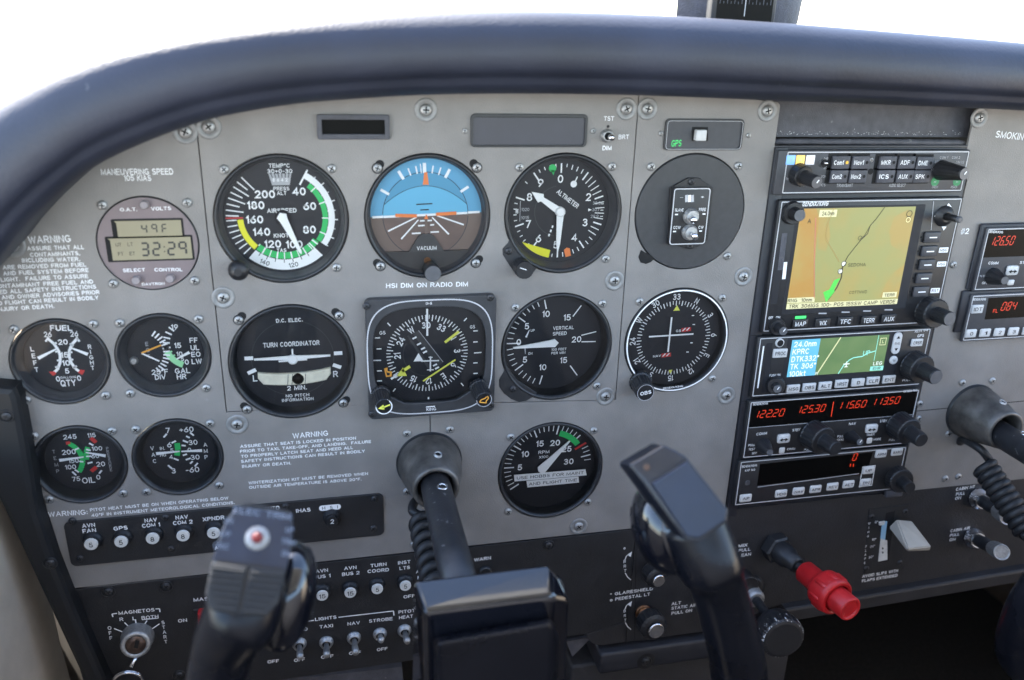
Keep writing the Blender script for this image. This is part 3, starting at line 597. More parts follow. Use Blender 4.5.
for nm, px, py, ex, ey in (('toggle', 690.5, 216, 693.5, 221), ('toggle', 689, 232, 696, 237.5)):
    b = MB(); o = a3(px, py, 6); e = a3(ex, ey, 15); lathe(b, o, [(5.6, 0), (5.6, 1.6), (4.6, 2.4), (4.4, 4)], 'steel', 24)
    tube(b, [(o[0], o[1], 9), e], [1.5, 2.4], 'chrome', 12); b.build(nm, t)
screws(t, c, 31.9, ((-1, 1), (1, 1), (1, -1))); screwp(t, 692, 182, 2.4, SDS); screwp(t, 690, 246, 2.4, SDS)

# --- turn coordinator
c = P3[4]; D = -7.9
t = gauge('turn_coordinator', 'turn coordinator gauge with white airplane silhouette above a pale ball tube', 'gauge', c, 40.4, 8, 35.6, slots=((-1, 1, 2.2, 2.6), (1, 1, -2.2, 2.6), (1, -1, 2.0, 2.2), (-1, -1, -1.6, 2.6)))
screws(t, c, 31.6)
b = MB(); arc(b, c, 26.6, 27.0, 0, 360, D, 'bezel_grey')
text(b, 'D.C. ELEC.', c[0]-.6, c[1]+27.2, D+.05, 2.6, W, w=17, bold=.025); text(b, 'TURN COORDINATOR', c[0]-.3, c[1]+10.4, D+.05, 3.4, W, w=36.5, bold=.025)
for x, z, an in ((-28.4, 1.8, 2), (29.8, 2.0, -2)): stroke(b, (c[0]+x-2.8, c[1]+z), (c[0]+x+2.8, c[1]+z), 2.7, D+.05, W)
for x, z, sx in ((-27.2, -7.8, 1), (28.6, -7.4, -1)): stroke(b, (c[0]+x-2.7, c[1]+z-1.2*sx), (c[0]+x+2.7, c[1]+z+1.2*sx), 2.6, D+.05, W)
text(b, 'L', c[0]-25.6, c[1]-12.8, D+.05, 4.6, W, bold=.02); text(b, 'R', c[0]+27.4, c[1]-13.2, D+.05, 4.6, W, bold=.02)
text(b, '2 MIN.', c[0]+1, c[1]-21.6, D+.05, 3.4, W, w=13.2, bold=.025); text(b, 'NO PITCH', c[0]+1.2, c[1]-27.3, D+.05, 2.3, W, w=15.6, bold=.025); text(b, 'INFORMATION', c[0]+1.2, c[1]-30.4, D+.05, 2.3, W, w=21, bold=.025)
b.build('scale_markings', t)
b = MB(); lathe(b, (c[0]-.2, c[1]-.4, 0), [(3.4, D), (3.4, -6.4), (2.6, -6)], 'needle_white', 24)
prism(b, [(c[0]-25, c[1]+.6), (c[0]-25, c[1]+1.9), (c[0], c[1]+2.6), (c[0]+24.6, c[1]+1.9), (c[0]+24.6, c[1]+.6), (c[0], c[1]-.4)], -7, -6.2, 'needle_white'); prism(b, [(c[0]-9.4, c[1]-1.6), (c[0]-9.4, c[1]-.6), (c[0]+9.2, c[1]-.3), (c[0]+9.2, c[1]-1.3)], -7, -6.3, 'needle_white'); prism(b, [(c[0]-.7, c[1]), (c[0]+.5, c[1]), (c[0]+.5, c[1]+7.2), (c[0]-.6, c[1]+7.2)], -7, -6.3, 'needle_white')
b.build('aircraft_symbol', t)
b = MB(); cc = (c[0]+1, c[1]+46)
top = [(c[0]-23.4+k*47.6/16, c[1]-7.9-2.2*(1-((k-8)/8)**2)+(k-8)*.04) for k in range(17)]; bot = [(c[0]-23.6, c[1]-12.5)]+[(c[0]-20.4+k*41.4/12, c[1]-16.8-1.9*(1-((k-6)/6)**2)+(k-6)*.05) for k in range(13)]+[(c[0]+24.4, c[1]-12)]
prism(b, top+list(reversed(bot)), -7.9, -5.4, 'cream', .9, smooth=True)
for x in (-4.6, -1.8, 6.8): stroke(b, (c[0]+x+.8, c[1]-10.4), (c[0]+x, c[1]-18.2), .35, -5.3, 'hole')
b.build('ball_tube', t)
b = MB(); lathe(b, (c[0]+2.4, c[1]-14.2, -6.2), [(4.1*math.cos(k*PI/12), 4.1*math.sin(k*PI/12)*.7) for k in range(7)], 'window_black', 24); b.build('ball', t)

# --- HSI
t = thing('heading_situation_indicator', 'square-bezel compass gauge with yellow course arrow and two corner knobs', 'gauge', .6, -97)
b = MB(); co = [a(x, y, 6) for x, y in ((362.5, 303.5), (496.5, 294.5), (495.5, 411), (366.5, 418.5))]
hx0, hx1, hz1, hz0 = co[0][0]+1.5, co[1][0], co[0][1]+2.2, co[3][1]-1
hc = a(427.5, 353.5, .5); hc7 = a(427.5, 354, 7); D = .5
win = [(hc7[0]+sx*x, hc7[1]+z) for x, z, sx in ()]
def sup(cx, cz, rx, rz, p, n=64): return [(cx+rx*math.copysign(abs(math.cos(k*2*PI/n))**(2/p), math.cos(k*2*PI/n)), cz+rz*math.copysign(abs(math.sin(k*2*PI/n))**(2/p), math.sin(k*2*PI/n))) for k in range(n)]
wl, wr_, wt, wb = a(373, 352, 6.5)[0], a(486, 345, 6.5)[0], a(427, 307.5, 6.5)[1], a(427, 403, 6.5)[1]
wc = ((wl+wr_)/2, (wt+wb)/2)
win = sup(wc[0], wc[1], (wr_-wl)/2, (wt-wb)/2, 3.4)
ik = lambda x, z: (x, max(z, wb+ (abs(x-wc[0])-17)*.62) if abs(x-wc[0]) > 17 else z)
win = [ik(x, z) for x, z in win]
plate(b, rrect(hx0, hx1, hz0, hz1, 3.5), [win], .1, 6.5, 'bezel_grey', .5); 
wl2 = sup(wc[0]+.4, wc[1]-1.2, (wr_-wl)/2+4.6, (wt-wb)/2+6.8, 3.6, 80); contour(b, wl2, .8, 6.62, 'print_outline'); b.build('bezel', t)
b = MB(); flat(b, sup(wc[0], wc[1], (wr_-wl)/2+3, (wt-wb)/2+3, 3.4), .3, 'dial_black'); b.build('dial', t)
b = MB(); flat(b, inset(win, .1), 4.6, 'glass'); b.build('glass', t)
b = MB(); RC = abs(a(427.5, 314.8, .5)[1]-hc[1])
for k in range(72): tick(b, hc, RC-(4.4 if k % 2 == 0 else 2.8), RC, k*5-2, .7 if k % 2 == 0 else .55, D, W)
for k, s in enumerate(('30', '33', 'N', '3', '6', 'E', '12', '15', 'S', '21', '24', 'W')):
    an = -2+k*30; p_ = pol(hc, RC-7.4, an)
    if s != 'S': text(b, s, p_[0], p_[1], D+.02, 4.6, W, ang=-an, bold=.025, aspect=.8)
arc(b, hc, RC-11.6, RC-11.2, 110, 300, D, 'bezel_grey')
q = lambda x, y: a(x, y, D+.1)
flat(b, [q(407, 336), q(418.5, 330.5), q(444, 362), q(430, 372)], D+.04, 'bezel_grey')
flat(b, [q(409, 335.5), q(413, 334), q(436, 366), q(432, 369)], D+.05, 'dial_black')
for x, y in ((414.5, 338), (419, 344), (423, 348.5), (425, 352), (435, 365), (437, 368)): stroke(b, q(x-2, y+1), q(x+2, y-1), 1.2, D+.1, W)
stroke(b, q(418.5, 330.5), q(443, 362), .4, D+.1, 'print_grey')
flat(b, [q(413.5, 361.5), q(418.5, 353), q(423.5, 361)], D+.15, W)
for x, y in ((377.5, 338), (379, 349), (379.5, 371), (379.5, 381)): stroke(b, q(x-2.5, y), q(x+2.5, y-.2), .8, D+.1, W)
stroke(b, q(373, 360.5), q(381, 360.3), .8, D+.1, W)
for x, y in ((475.5, 331), (475.5, 342), (475.5, 363), (475.5, 373.5)): stroke(b, q(x-2.2, y), q(x+2.2, y-.2), .8, D+.1, W)
stroke(b, q(474, 353), q(481.5, 352.4), .8, D+.1, W)
tp(b, 'GS', (379.5, 333), (385.5, 332.6), 2.5, D+.1, bold=.01); tp(b, 'GS', (470, 327), (475, 326.6), 2.5, D+.1, bold=.01)
for p_, q_ in (((387.5, 323), (390.5, 326)), ((464, 321), (466.8, 318)), ((393, 391.5), (395.5, 388.5)), ((461, 383), (463.5, 386))): stroke(b, q(*p_), q(*q_), .8, D+.1, W)
stroke(b, q(428.5, 397), q(428.5, 400), 1.1, D+.1, W)
b.build('compass_card', t)
b = MB(); q = lambda x, y: a(x, y, 2)
stroke(b, q(427, 308.5), q(427.2, 335.5), 1.3, 2.6, W)
stroke(b, q(430.4, 356), q(430.2, 371), 1.0, 2.6, W); stroke(b, q(421, 360.8), q(439, 360.2), .9, 2.6, W); stroke(b, q(427, 369.6), q(433.6, 369.4), .7, 2.6, W); stroke(b, q(428.5, 357), q(432.5, 357), .7, 2.6, W); b.build('lubber_line', t)
b = MB(); y_ = 'course_yellow'
stroke(b, q(445, 342.5), q(459, 331.5), 1.9, 1.8, y_); stroke(b, q(423, 381), q(455.5, 359.5), 1.2, 2.2, y_)
stroke(b, q(410, 366.5), q(402, 371.5), 2.2, 1.8, y_); flat(b, [q(407, 376), q(396, 376.5), q(403, 367.5)], 1.8, y_); stroke(b, q(398, 374.6), q(391, 379.2), 1.6, 1.8, W); b.build('course_pointer', t)
b = MB(); flat(b, [q(384, 368.5), q(387.5, 367.5), q(387.5, 371), q(392, 371.5), q(391.5, 376.5), q(386, 377)], 2.0, 'bug_orange'); flat(b, [q(386, 370.5), q(387, 372.5), q(390, 373), q(389.6, 375.2), q(387, 375.4)], 2.15, 'dial_black'); b.build('heading_bug', t)
tpx = MB(); tp(tpx, 'N-S', (426, 303.5), (432, 303.2), 1.9, 6.65, bold=.01); tp(tpx, 'KING', (426.5, 409.5), (436, 408.8), 2.2, 6.65, bold=.01); stroke(tpx, a(426, 407, 6.6), a(435, 406.2, 6.6), .7, 6.65, W); tpx.build('lettering', t)
for px, py, ex, ey, kind in ((380.5, 394, 384, 406.5, 'arrow'), (478.5, 386.5, 484, 399.5, 'bug')):
    b = MB(); o = a3(px, py, 6.5); e = a3(ex, ey, 21); ax = Vector(e)-Vector(o); ln = ax.length
    lathe(b, o, [(6.6, -1), (6.6, 1.5), (6.1, 2), (5.9, ln-.6), (5.5, ln)], 'knob_black', 40, axis=ax, flute=-.06, smooth=False)
    f = lambda dx, dy: (e[0]+dx, e[1]+dy)
    if kind == 'arrow':
        contour(b, circle(e[0], e[1], 5.6, 28), .7, 21.4, W); stroke(b, f(-1, -.6), f(4, 1.2), 1.0, 21.4, 'course_yellow'); flat(b, [f(-4, -1.2), f(-.4, 1.6), f(.2, -2.2)], 21.4, 'course_yellow')
    else:
        contour(b, circle(e[0], e[1], 5.4, 28), .45, 21.4, 'print_grey'); line(b, [f(-3.2, -1.6), f(-2, .2), f(.4, .8), f(2.4, 2.8), f(3, .8), f(1.4, -1.2), f(1.6, -2.6), f(-3.2, -1.6)], .7, 21.4, 'bug_orange')
    b.build('knob', t)
for px, py in ((366.5, 306.5), (490.5, 298), (372, 414.5), (491, 405)): screwp(t, px, py, 6.5, SDS)

# --- vertical speed
c = P3[5]; D = -10.9
t = gauge('vertical_speed_indicator', 'vertical speed gauge with one white needle pointing left at zero', 'gauge', c, 40.4, 11, 36)
screws(t, c, 31.6, ((-1, 1), (1, 1), (1, -1)))
b = MB()
for s in (1, -1):
    for k in range(1, 10):
        an = 270+s*(k*7.4); big = k == 5
        if k not in (0,): tick(b, c, 27 if big else 30, 34.4, an+1, .9 if big else .6, D, W)
    tick(b, c, 26.5, 33.6, 271+s*75.6, .9, D, W); tick(b, c, 23.6, 33.6, 90-s*54, .8, D, W)
tick(b, c, 24, 34.4, 271.6, .9, D, W); tick(b, c, 21.5, 33, 78.5, .8, D, W); tick(b, c, 21.5, 32.4, 92, .8, D, W)
for s, x, z in (('10', -6.2, 22), ('5', -20, 13.4), ('0', -25.6, 1.6), ('5', -20.6, -12.2), ('10', -7, -19), ('15', 9.6, 18.6), ('20', 17.4, 1.4), ('15', 8.6, -14.4)): text(b, s, c[0]+x, c[1]+z, D+.03, 4.7, W, bold=.02)
text(b, 'VERTICAL', c[0]-.5, c[1]+10.8, D+.03, 2.7, W, al='L', w=15.5); text(b, 'SPEED', c[0]-.5, c[1]+6.6, D+.03, 2.7, W, al='L', w=10.4)
text(b, '100 FEET', c[0]-1, c[1]-5.6, D+.03, 1.9, W, al='L', w=11.4); text(b, 'PER MIN', c[0]-1, c[1]-8.4, D+.03, 1.9, W, al='L', w=10.6)
text(b, 'UP', c[0]-15.6, c[1]+10, D+.03, 1.9, W); text(b, 'DN', c[0]-16.6, c[1]-7.6, D+.03, 1.9, W); stroke(b, (c[0]-20.4, c[1]+5), (c[0]-18, c[1]+10.6), 1.5, D+.03, W, .4); stroke(b, (c[0]-20.8, c[1]-3), (c[0]-20.4, c[1]-8), 1.2, D+.03, 'print_grey', .4)
b.build('scale_markings', t)
an = 266.3; b = MB(); lathe(b, (c[0], c[1], 0), [(4, D), (4, D+.6)], 'dial_black', 20); prism(b, [pol(c, 3.6, an+180), pol(c, 3.2, an+105), pol(c, 4, an+40), pol(c, 30, an+1), pol(c, 30, an-1), pol(c, 4, an-40), pol(c, 3.2, an-105)], D+1.2, D+2.2, 'needle_white'); b.build('needle', t)
b = MB(); prism(b, [a(x, y, .4) for x, y in ((507, 366), (503, 373), (499, 380), (499.5, 387), (504, 393.5), (511, 399), (519, 402), (526, 401), (533, 397), (537, 393), (517, 380))], -1, .45, 'bezel_black', .2); b.build('flange', t); screwp(t, 513, 389.5, .45, SDS)

# --- course deviation indicator
c = VOR; D = -5.9
t = gauge('course_deviation_indicator', 'compass-ring gauge with white rim, crossed white bars and knob marked OBS', 'gauge', c, 40.4, 6, 36.6)
screws(t, c, 31.9, ((-1, 1), (1, 1), (1, -1)))
b = MB(); contour(b, circle(c[0], c[1], 39.6, 80), 1.0, 1.15, W)
for k in range(72): tick(b, c, 25.4 if k % 2 == 0 else 26.4, 29.2, k*5-1.5, .7 if k % 2 == 0 else .5, D, W)
for k, s in enumerate(('33', 'N', '3', '6', 'E', '12', '15', 'S', '21', '24', 'W', '30')): an = -1.5+k*30; p_ = pol(c, 32.2, an); text(b, s, p_[0], p_[1], D+.03, 4.6, W, ang=-an, bold=.02, aspect=.8)
flat(b, [(c[0]-2.6, c[1]+21.6), (c[0]+2.6, c[1]+21.6), (c[0], c[1]+25.8)], D+.1, 'course_yellow'); flat(b, [(c[0]-1.6, c[1]-25.4), (c[0]+1.6, c[1]-25.4), (c[0], c[1]-28.6)], D+.1, 'course_yellow')
q = lambda x, y: a(x, y, D+.1)
for x, y in ((693, 315.5), (693.8, 324.5), (691.5, 342.8), (687.5, 352)): stroke(b, q(x-1.2, y), q(x+1.2, y), .7, D+.1, W)
tp(b, 'GS', (676, 331), (681, 330.6), 2.0, D+.1); tp(b, 'NAV', (653, 356.5), (661, 355.5), 1.8, D+.1); tp(b, 'BENDIX/KING', (663, 388.5), (683, 386), 1.6, 1.1, bold=.01)
for x, y in ((681.5, 330), (661.5, 355.5)): flat(b, [q(x, y-1.8), q(x+9.5, y-3), q(x+9.5, y+.8), q(x, y+2.2)], D+.12, 'red'); stroke(b, q(x+1, y+1), q(x+4, y-2), .8, D+.15, W); stroke(b, q(x+5, y+.5), q(x+8, y-2.4), .8, D+.15, W)
b.build('scale_markings', t)
b = MB(); stroke(b, a(671.7, 317.2, -3), a(668, 352, -3), 1.3, -3, W); b.build('course_bar', t)
b = MB(); stroke(b, a(649, 336.8, -3.5), a(693.5, 334, -3.5), 1.2, -3.6, W); b.build('glideslope_bar', t)
b = MB(); o = a3(640, 381, 0); e = a3(645, 392, 17); ax = Vector(e)-Vector(o); lathe(b, o, [(8.6, -1), (8.6, 3), (7.6, 4), (7.2, ax.length-.5), (6.8, ax.length)], 'knob_black', 40, axis=ax, flute=-.05, smooth=False)
text(b, 'OBS', e[0], e[1], 18.6, 2.8, W, w=8.4, ang=8, bold=.03); contour(b, circle(e[0], e[1], 6.4, 28), .4, 18.3, 'print_grey'); b.build('knob', t)

# --- tachometer
c = P3[6]; D = -8.9
t = gauge('tachometer', 'engine speed gauge with green arc, red tick and white tape strips', 'gauge', c, 40.4, 9, 36.2)
for px, py in ((511, 437.5), (594, 431), (588, 502.5), (508.5, 512)): screwp(t, px, py, .12)
b = MB()
for k in range(36):
    an = 238+k*6.72; big = k % 5 == 0
    if an < 238+6.72*32 and k not in (26, 27): tick(b, c, 26.5 if big else 29, 34.2, an, 1.0 if big else .65, D, W)
arc(b, c, 25.6, 30.2, 17, 55, D+.04, 'green'); tick(b, c, 24, 34, 60.5, 1.6, D+.05, 'red')
for s, an, r in (('5', 271, 22), ('10', 302, 21.4), ('15', 340, 20.4), ('20', 14, 19.4), ('25', 48, 19), ('30', 84, 16.6)): p_ = pol(c, r, an); text(b, s, p_[0], p_[1], D+.03, 5.0, W, bold=.03)
text(b, 'RPM', c[0]-3.6, c[1]+11.8, D+.03, 2.6, W, w=8.6); text(b, 'X100', c[0]-3.6, c[1]+7.6, D+.03, 2.2, W, w=7.2); flat(b, circle(c[0]-4.4, c[1]+.6, 1.4, 14), D+.03, 'copper')
b.build('scale_markings', t)
b = MB(); p0, p1 = a(541, 470.5, D+2.4), a(570, 441, D+2.4); pc = a(541.5, 470, D+2.4)
an = 40; prism(b, [pol(pc, 3.8, an-90), pol(pc, 2.6, an-150), pol(pc, 2.6, an+150), pol(pc, 3.8, an+90), pol(p1, .5, an+90), pol(p1, .5, an-90)], D+1.6, D+2.4, 'needle_white'); b.build('needle', t)
b = MB()
for s, p_ in (('USE HOBBS FOR MAINT', ((514, 475), (585.5, 469.3), (586.7, 475.3), (514.5, 481.5))), ('AND FLIGHT TIME', ((526.5, 481), (578.5, 476.5), (579, 482.5), (527.5, 487.5)))):
    q4 = [a(x, y, D+3) for x, y in p_]; prism(b, q4, D+2.7, D+3, 'print_white')
    ml, mr = ((q4[0][0]+q4[3][0])/2, (q4[0][1]+q4[3][1])/2), ((q4[1][0]+q4[2][0])/2, (q4[1][1]+q4[2][1])/2)
    text(b, s, (ml[0]+mr[0])/2, (ml[1]+mr[1])/2, D+3.1, 2.5, 'hole', ang=math.degrees(math.atan2(mr[1]-ml[1], mr[0]-ml[0])), w=(mr[0]-ml[0])*.93, bold=0)
b.build('tape_label', t)

# --- the four small engine gauges and the clock
def dq(D): return lambda x, y: a(x, y, D)
c = SMALL['fuel']; D = -7.9
t = gauge('fuel_quantity_gauge', 'small twin fuel gauge, LEFT and RIGHT needles beside a white X scale', 'gauge', c, 28.6, 8, 22.8, 23, grp='small engine gauges', bm='bezel_mid')
for px, py in ((13, 330), (93, 324.5), (26, 400.5), (105.5, 396)): screwp(t, px, py, .12)
q = dq(D); s8 = lambda x, y: q(x/6.8, 310+y/6.8); b = MB()
tp(b, 'FUEL', (50, 328), (72, 328), 3.8, D, bold=.03); tp(b, '26', (43.5, 334.5), (51.5, 334.3), 3.6, D); tp(b, '26', (70, 334), (78, 333.8), 3.6, D)
for s, x, y, h in (('20', 62.5, 342, 3.6), ('15', 64.5, 355, 3.8), ('10', 66, 363, 3.8), ('5', 67, 371, 3.6)): p_ = q(x, y); text(b, s, p_[0], p_[1], D, h, W, bold=.03)
tp(b, '0', (56, 379), (60, 378.7), 3.6, D); tp(b, '0', (77, 378.3), (81, 378), 3.6, D); tp(b, 'GALLONS', (60.5, 377.5), (76, 377), 1.6, D, bold=.01); tp(b, 'QTY', (60.5, 383.5), (76, 382.5), 4.6, D, bold=.03)
line(b, [s8(*p_) for p_ in ((325, 195), (365, 228), (395, 270), (410, 310), (408, 360), (390, 405), (362, 430))], 1.7, D, W); line(b, [s8(*p_) for p_ in ((528, 190), (490, 232), (472, 275), (470, 315), (485, 360), (515, 400), (550, 425))], 1.7, D, W)
for pts in (((310, 215), (330, 185)), ((365, 232), (385, 222)), ((375, 285), (395, 280)), ((388, 345), (408, 338)), ((375, 390), (400, 385)), ((540, 215), (520, 185)), ((475, 228), (500, 245)), ((470, 290), (492, 286)), ((475, 335), (498, 338)), ((495, 395), (522, 380))): stroke(b, s8(*pts[0]), s8(*pts[1]), 1.2, D, W)
flat(b, [s8(332, 420), s8(372, 418), s8(384, 432), s8(362, 448)], D+.05, 'red'); flat(b, [s8(530, 425), s8(545, 405), s8(578, 410), s8(560, 442)], D+.05, 'red')
for k, ch in enumerate('LEFT'): p_ = s8(218+k*10, 265+k*47); text(b, ch, p_[0], p_[1], D, 3.2, W, bold=.02)
for k, ch in enumerate('RIGHT'): p_ = s8(610+k*5, 250+k*36); text(b, ch, p_[0], p_[1], D, 2.9, W, bold=.02)
b.build('scale_markings', t)
for p_, q_ in (((262, 325), (392, 258)), ((600, 298), (482, 252))): b = MB(); stroke(b, s8(*p_), s8(*q_), 2.2, D+1, W, .9); b.build('needle', t)

c = SMALL['flow']
t = gauge('fuel_flow_gauge', 'small exhaust temperature and fuel flow gauge with thin yellow pointer and pale green arc', 'gauge', c, 28.6, 8, 22.8, 23, grp='small engine gauges', bm='bezel_mid')
for px, py in ((119.5, 323.5), (198.5, 319.5), (130, 394), (206, 388.5)): screwp(t, px, py, .12)
s8 = lambda x, y: q(100+x/6.8, 305+y/6.8); b = MB()
for k in range(13):
    an = 40+k*9; e = s8(278, 325); p_ = pol(e, 13.5, an+ -4); p2 = pol(e, 17.6, an-4); stroke(b, p_, p2, 1.0, D, W)
for k in range(9):
    an = 314-k*13; e = s8(620, 262); stroke(b, pol(e, 13.0, an), pol(e, 17.2, an), 1.0, D, W if k < 5 else 'pale_green')
arc(b, s8(620, 262), 14, 18, 204, 252, D-.02, 'pale_green')
for s, x, y, h in (('19', 507, 150, 3.6), ('15', 528, 275, 3.6), ('10', 540, 333, 3.2), ('5', 560, 368, 2.8), ('0', 590, 388, 3.6), ('25°F', 405, 455, 3.6), ('DIV', 410, 490, 3.4), ('GAL', 560, 447, 3.8), ('HR', 555, 487, 3.8), ('FF', 636, 240, 3.6), ('UL', 645, 290, 3.6), ('EO', 652, 335, 3.6), ('LW', 658, 383, 3.6)): p_ = s8(x, y); text(b, s, p_[0], p_[1], D, h, W, bold=.02)
for k, ch in enumerate('EGT'): p_ = s8(318+k*7, 265+k*42); text(b, ch, p_[0], p_[1], D, 2.8, 'print_grey', bold=.01)
b.build('scale_markings', t)
b = MB(); stroke(b, s8(285, 325), s8(405, 378), 1.1, D+1, W); b.build('needle', t); b = MB(); stroke(b, s8(285, 322), s8(418, 268), 1.1, D+1.3, 'bug_orange'); b.build('yellow_needle', t); b = MB(); stroke(b, s8(610, 318), s8(520, 365), 2.0, D+1, W, .8); b.build('flow_needle', t)
b = MB(); lathe(b, (*s8(232, 378), D), [(2.8, 0), (2.6, 1.2), (1.6, 1.8)], 'steel', 20); b.build('adjuster', t)

c = SMALL['oil']
t = gauge('oil_gauge', 'small oil temperature and pressure gauge with green bands and red ends', 'gauge', c, 28.6, 8, 22.8, 23, grp='small engine gauges')
for px, py in ((33.5, 436.5), (111.5, 431.5), (49, 500), (123, 494)): screwp(t, px, py, .12)
s8 = lambda x, y: q(20+x/7.56, 420+y/7.56); b = MB()
line(b, [s8(*p_) for p_ in ((372, 178), (415, 205), (450, 240), (470, 280), (474, 320), (462, 365), (445, 392))], 3.2, D, 'green'); line(b, [s8(*p_) for p_ in ((512, 205), (500, 245), (505, 300))], 3, D, 'green')
flat(b, [s8(345, 165), s8(375, 160), s8(385, 178), s8(350, 188)], D+.05, 'red'); stroke(b, s8(535, 135), s8(575, 170), 2.6, D, 'red'); stroke(b, s8(538, 388), s8(578, 355), 2.6, D, 'red')
for p_ in (((415, 225), (445, 212)), ((448, 313), (480, 316)), ((415, 375), (445, 395)), ((395, 390), (425, 418)), ((522, 175), (555, 192)), ((500, 222), (535, 230)), ((500, 275), (540, 273)), ((510, 328), (548, 318)), ((598, 405), (618, 380))): stroke(b, s8(*p_[0]), s8(*p_[1]), 1.1, D+.05, W)
for s, x, y, h in (('245', 375, 127, 3.4), ('200', 367, 242, 3.6), ('150', 405, 308, 3.2), ('100', 382, 355, 3.4), ('75', 425, 445, 3.4), ('OIL', 518, 455, 4.4), ('0', 592, 432, 3.6), ('20', 608, 333, 3.6), ('60', 568, 272, 3.2), ('100', 582, 215, 3.2), ('115', 540, 115, 3.2)): p_ = s8(x, y); text(b, s, p_[0], p_[1], D+.06, h, W, bold=.015)
for k, ch in enumerate('TEMP'): p_ = s8(255+k*10, 240+k*49); text(b, ch, p_[0], p_[1], D, 2.6, 'print_grey', bold=0)
for k, ch in enumerate('PRESSURE'): p_ = s8(660+k*4, 215+k*23); text(b, ch, p_[0], p_[1], D, 2.2, 'print_grey', bold=0)
b.build('scale_markings', t)
for p_, q_ in (((300, 300), (485, 274)), ((650, 266), (500, 240))): b = MB(); stroke(b, s8(*p_), s8(*q_), 2.2, D+1, W, .9); b.build('needle', t)

c = SMALL['vac']
t = gauge('vacuum_ammeter_gauge', 'small gauge with VAC and AMP needles lying level across it', 'gauge', c, 28.6, 8, 22.8, 23, grp='small engine gauges')
for px, py in ((135.5, 430), (210, 424), (146.5, 492.5), (219, 486)): screwp(t, px, py, .12)
s8 = lambda x, y: q(120+x/7.56, 412+y/7.56); b = MB()
line(b, [s8(*p_) for p_ in ((432, 235), (438, 285), (430, 330))], 3.6, D, 'green')
for p_ in (((330, 192), (353, 165)), ((390, 235), (422, 218)), ((405, 350), (443, 365)), ((363, 402), (393, 428)), ((530, 155), (558, 178)), ((500, 182), (527, 195)), ((475, 215), (515, 230)), ((465, 252), (497, 255)), ((475, 328), (507, 318)), ((497, 362), (535, 348)), ((530, 390), (550, 372)), ((565, 412), (588, 385))): stroke(b, s8(*p_[0]), s8(*p_[1]), 1.2, D+.03, W)
for s, x, y, h in (('7', 362, 140, 4), ('6', 372, 248, 4), ('5', 392, 290, 3), ('4', 385, 340, 3.4), ('3', 405, 445, 4), ('+60', 502, 133, 4.0), ('30', 552, 230, 3.8), ('0', 525, 287, 3.4), ('30', 568, 342, 3.8), ('-60', 548, 437, 4.2), ('IN.', 320, 275, 2.4), ('HG', 325, 325, 2.4)): p_ = s8(x, y); text(b, s, p_[0], p_[1], D, h, W, bold=.015)
for k, ch in enumerate('VAC'): p_ = s8(243+k*9, 275+k*48); text(b, ch, p_[0], p_[1], D, 3.0, W, bold=.01)
for k, ch in enumerate('AMP'): p_ = s8(645+k*3, 247+k*47); text(b, ch, p_[0], p_[1], D, 3.0, W, bold=.01)
b.build('scale_markings', t)
for p_, q_ in (((275, 310), (452, 292)), ((622, 286), (465, 293))): b = MB(); stroke(b, s8(*p_), s8(*q_), 2.3, D+1, W, 1.0); b.build('needle', t)

c = OAT
t = thing('digital_clock', 'round mauve clock reading 49F above 32:29 on two beige displays', 'clock', *c)
b = MB(); lathe(b, (c[0], c[1], 0), [(29, -3), (29, .2), (28.4, .7)], 'bezel_black', 64, cap=False); flat(b, circle(c[0], c[1], 28.5, 64), .3, 'clock_face'); b.build('case', t)
u1 = [a(85+x/6.18, 190+y/6.18, 0) for x, y in ((155, 182), (600, 158), (625, 272), (160, 290))]; u2 = [a(85+x/6.18, 190+y/6.18, 0) for x, y in ((130, 300), (650, 275), (660, 408), (160, 440))]
for nm, x0, x1, z0, z1 in (('upper_display', u1[0][0]+2, u1[1][0]-1, u1[3][1], u1[0][1]-1), ('lower_display', u2[0][0]+1, u2[1][0], u2[3][1]+.5, u2[0][1])):
    b = MB(); prism(b, rrect(x0-1.6, x1+1.2, z0-1, z1+1.2, .8), .3, .5, 'hole'); flat(b, [(x0, z0), (x1, z0), (x1, z1), (x0, z1)], .6, 'lcd')
    flat(b, [(x0, z1), (x0, z0), (x0+1.2, z0), (x0+1.2, z1-1.2)], .62, 'hole')
    w_ = x1-x0; h_ = z1-z0
    if nm == 'upper_display': seg(b, '49F', x0+w_*.40, z0+h_*.22, h_*.52, h_*.27, .75, 'lcd_ink', .15, .04, 2.2, n9=False)
    else:
        seg(b, '32:29', x0+w_*.385, z0+h_*.2, h_*.56, h_*.28, .75, 'lcd_ink', .15, .04, 1.72, n9=False)
        for s, u, v in (('UT', .12, .72), ('LT', .26, .73), ('FT', .13, .3), ('ET', .27, .3)): text(b, s, x0+w_*u, z0+h_*v, .75, 2.2, 'lcd_ink', bold=0)
    b.build(nm, t)
b = MB()
for s, p_, q_ in (('O.A.T.', (120, 209.7), (137, 209.3)), ('VOLTS', (151, 208.8), (171, 208.2)), ('SELECT', (123, 270.5), (145, 269.8)), ('CONTROL', (154.5, 269.8), (182.5, 269.5))): tp(b, s, p_, q_, 2.1, .45)
tp(b, 'DAVTRON', (142, 284.3), (164.5, 283.5), 1.7, .45); b.build('lettering', t)
for px, py in ((144, 205), (136, 280.5), (170, 278.8)): b = MB(); o = a3(px, py, 3); lathe(b, (o[0], o[1], .3), [(2.6, 0), (2.6, 3), (2.1, 3.8)], 'clock_button', 20); b.build('button', t)
for px, py in ((102, 205.5), (187, 203), (113, 284), (194.5, 281)): screwp(t, px, py, .12)

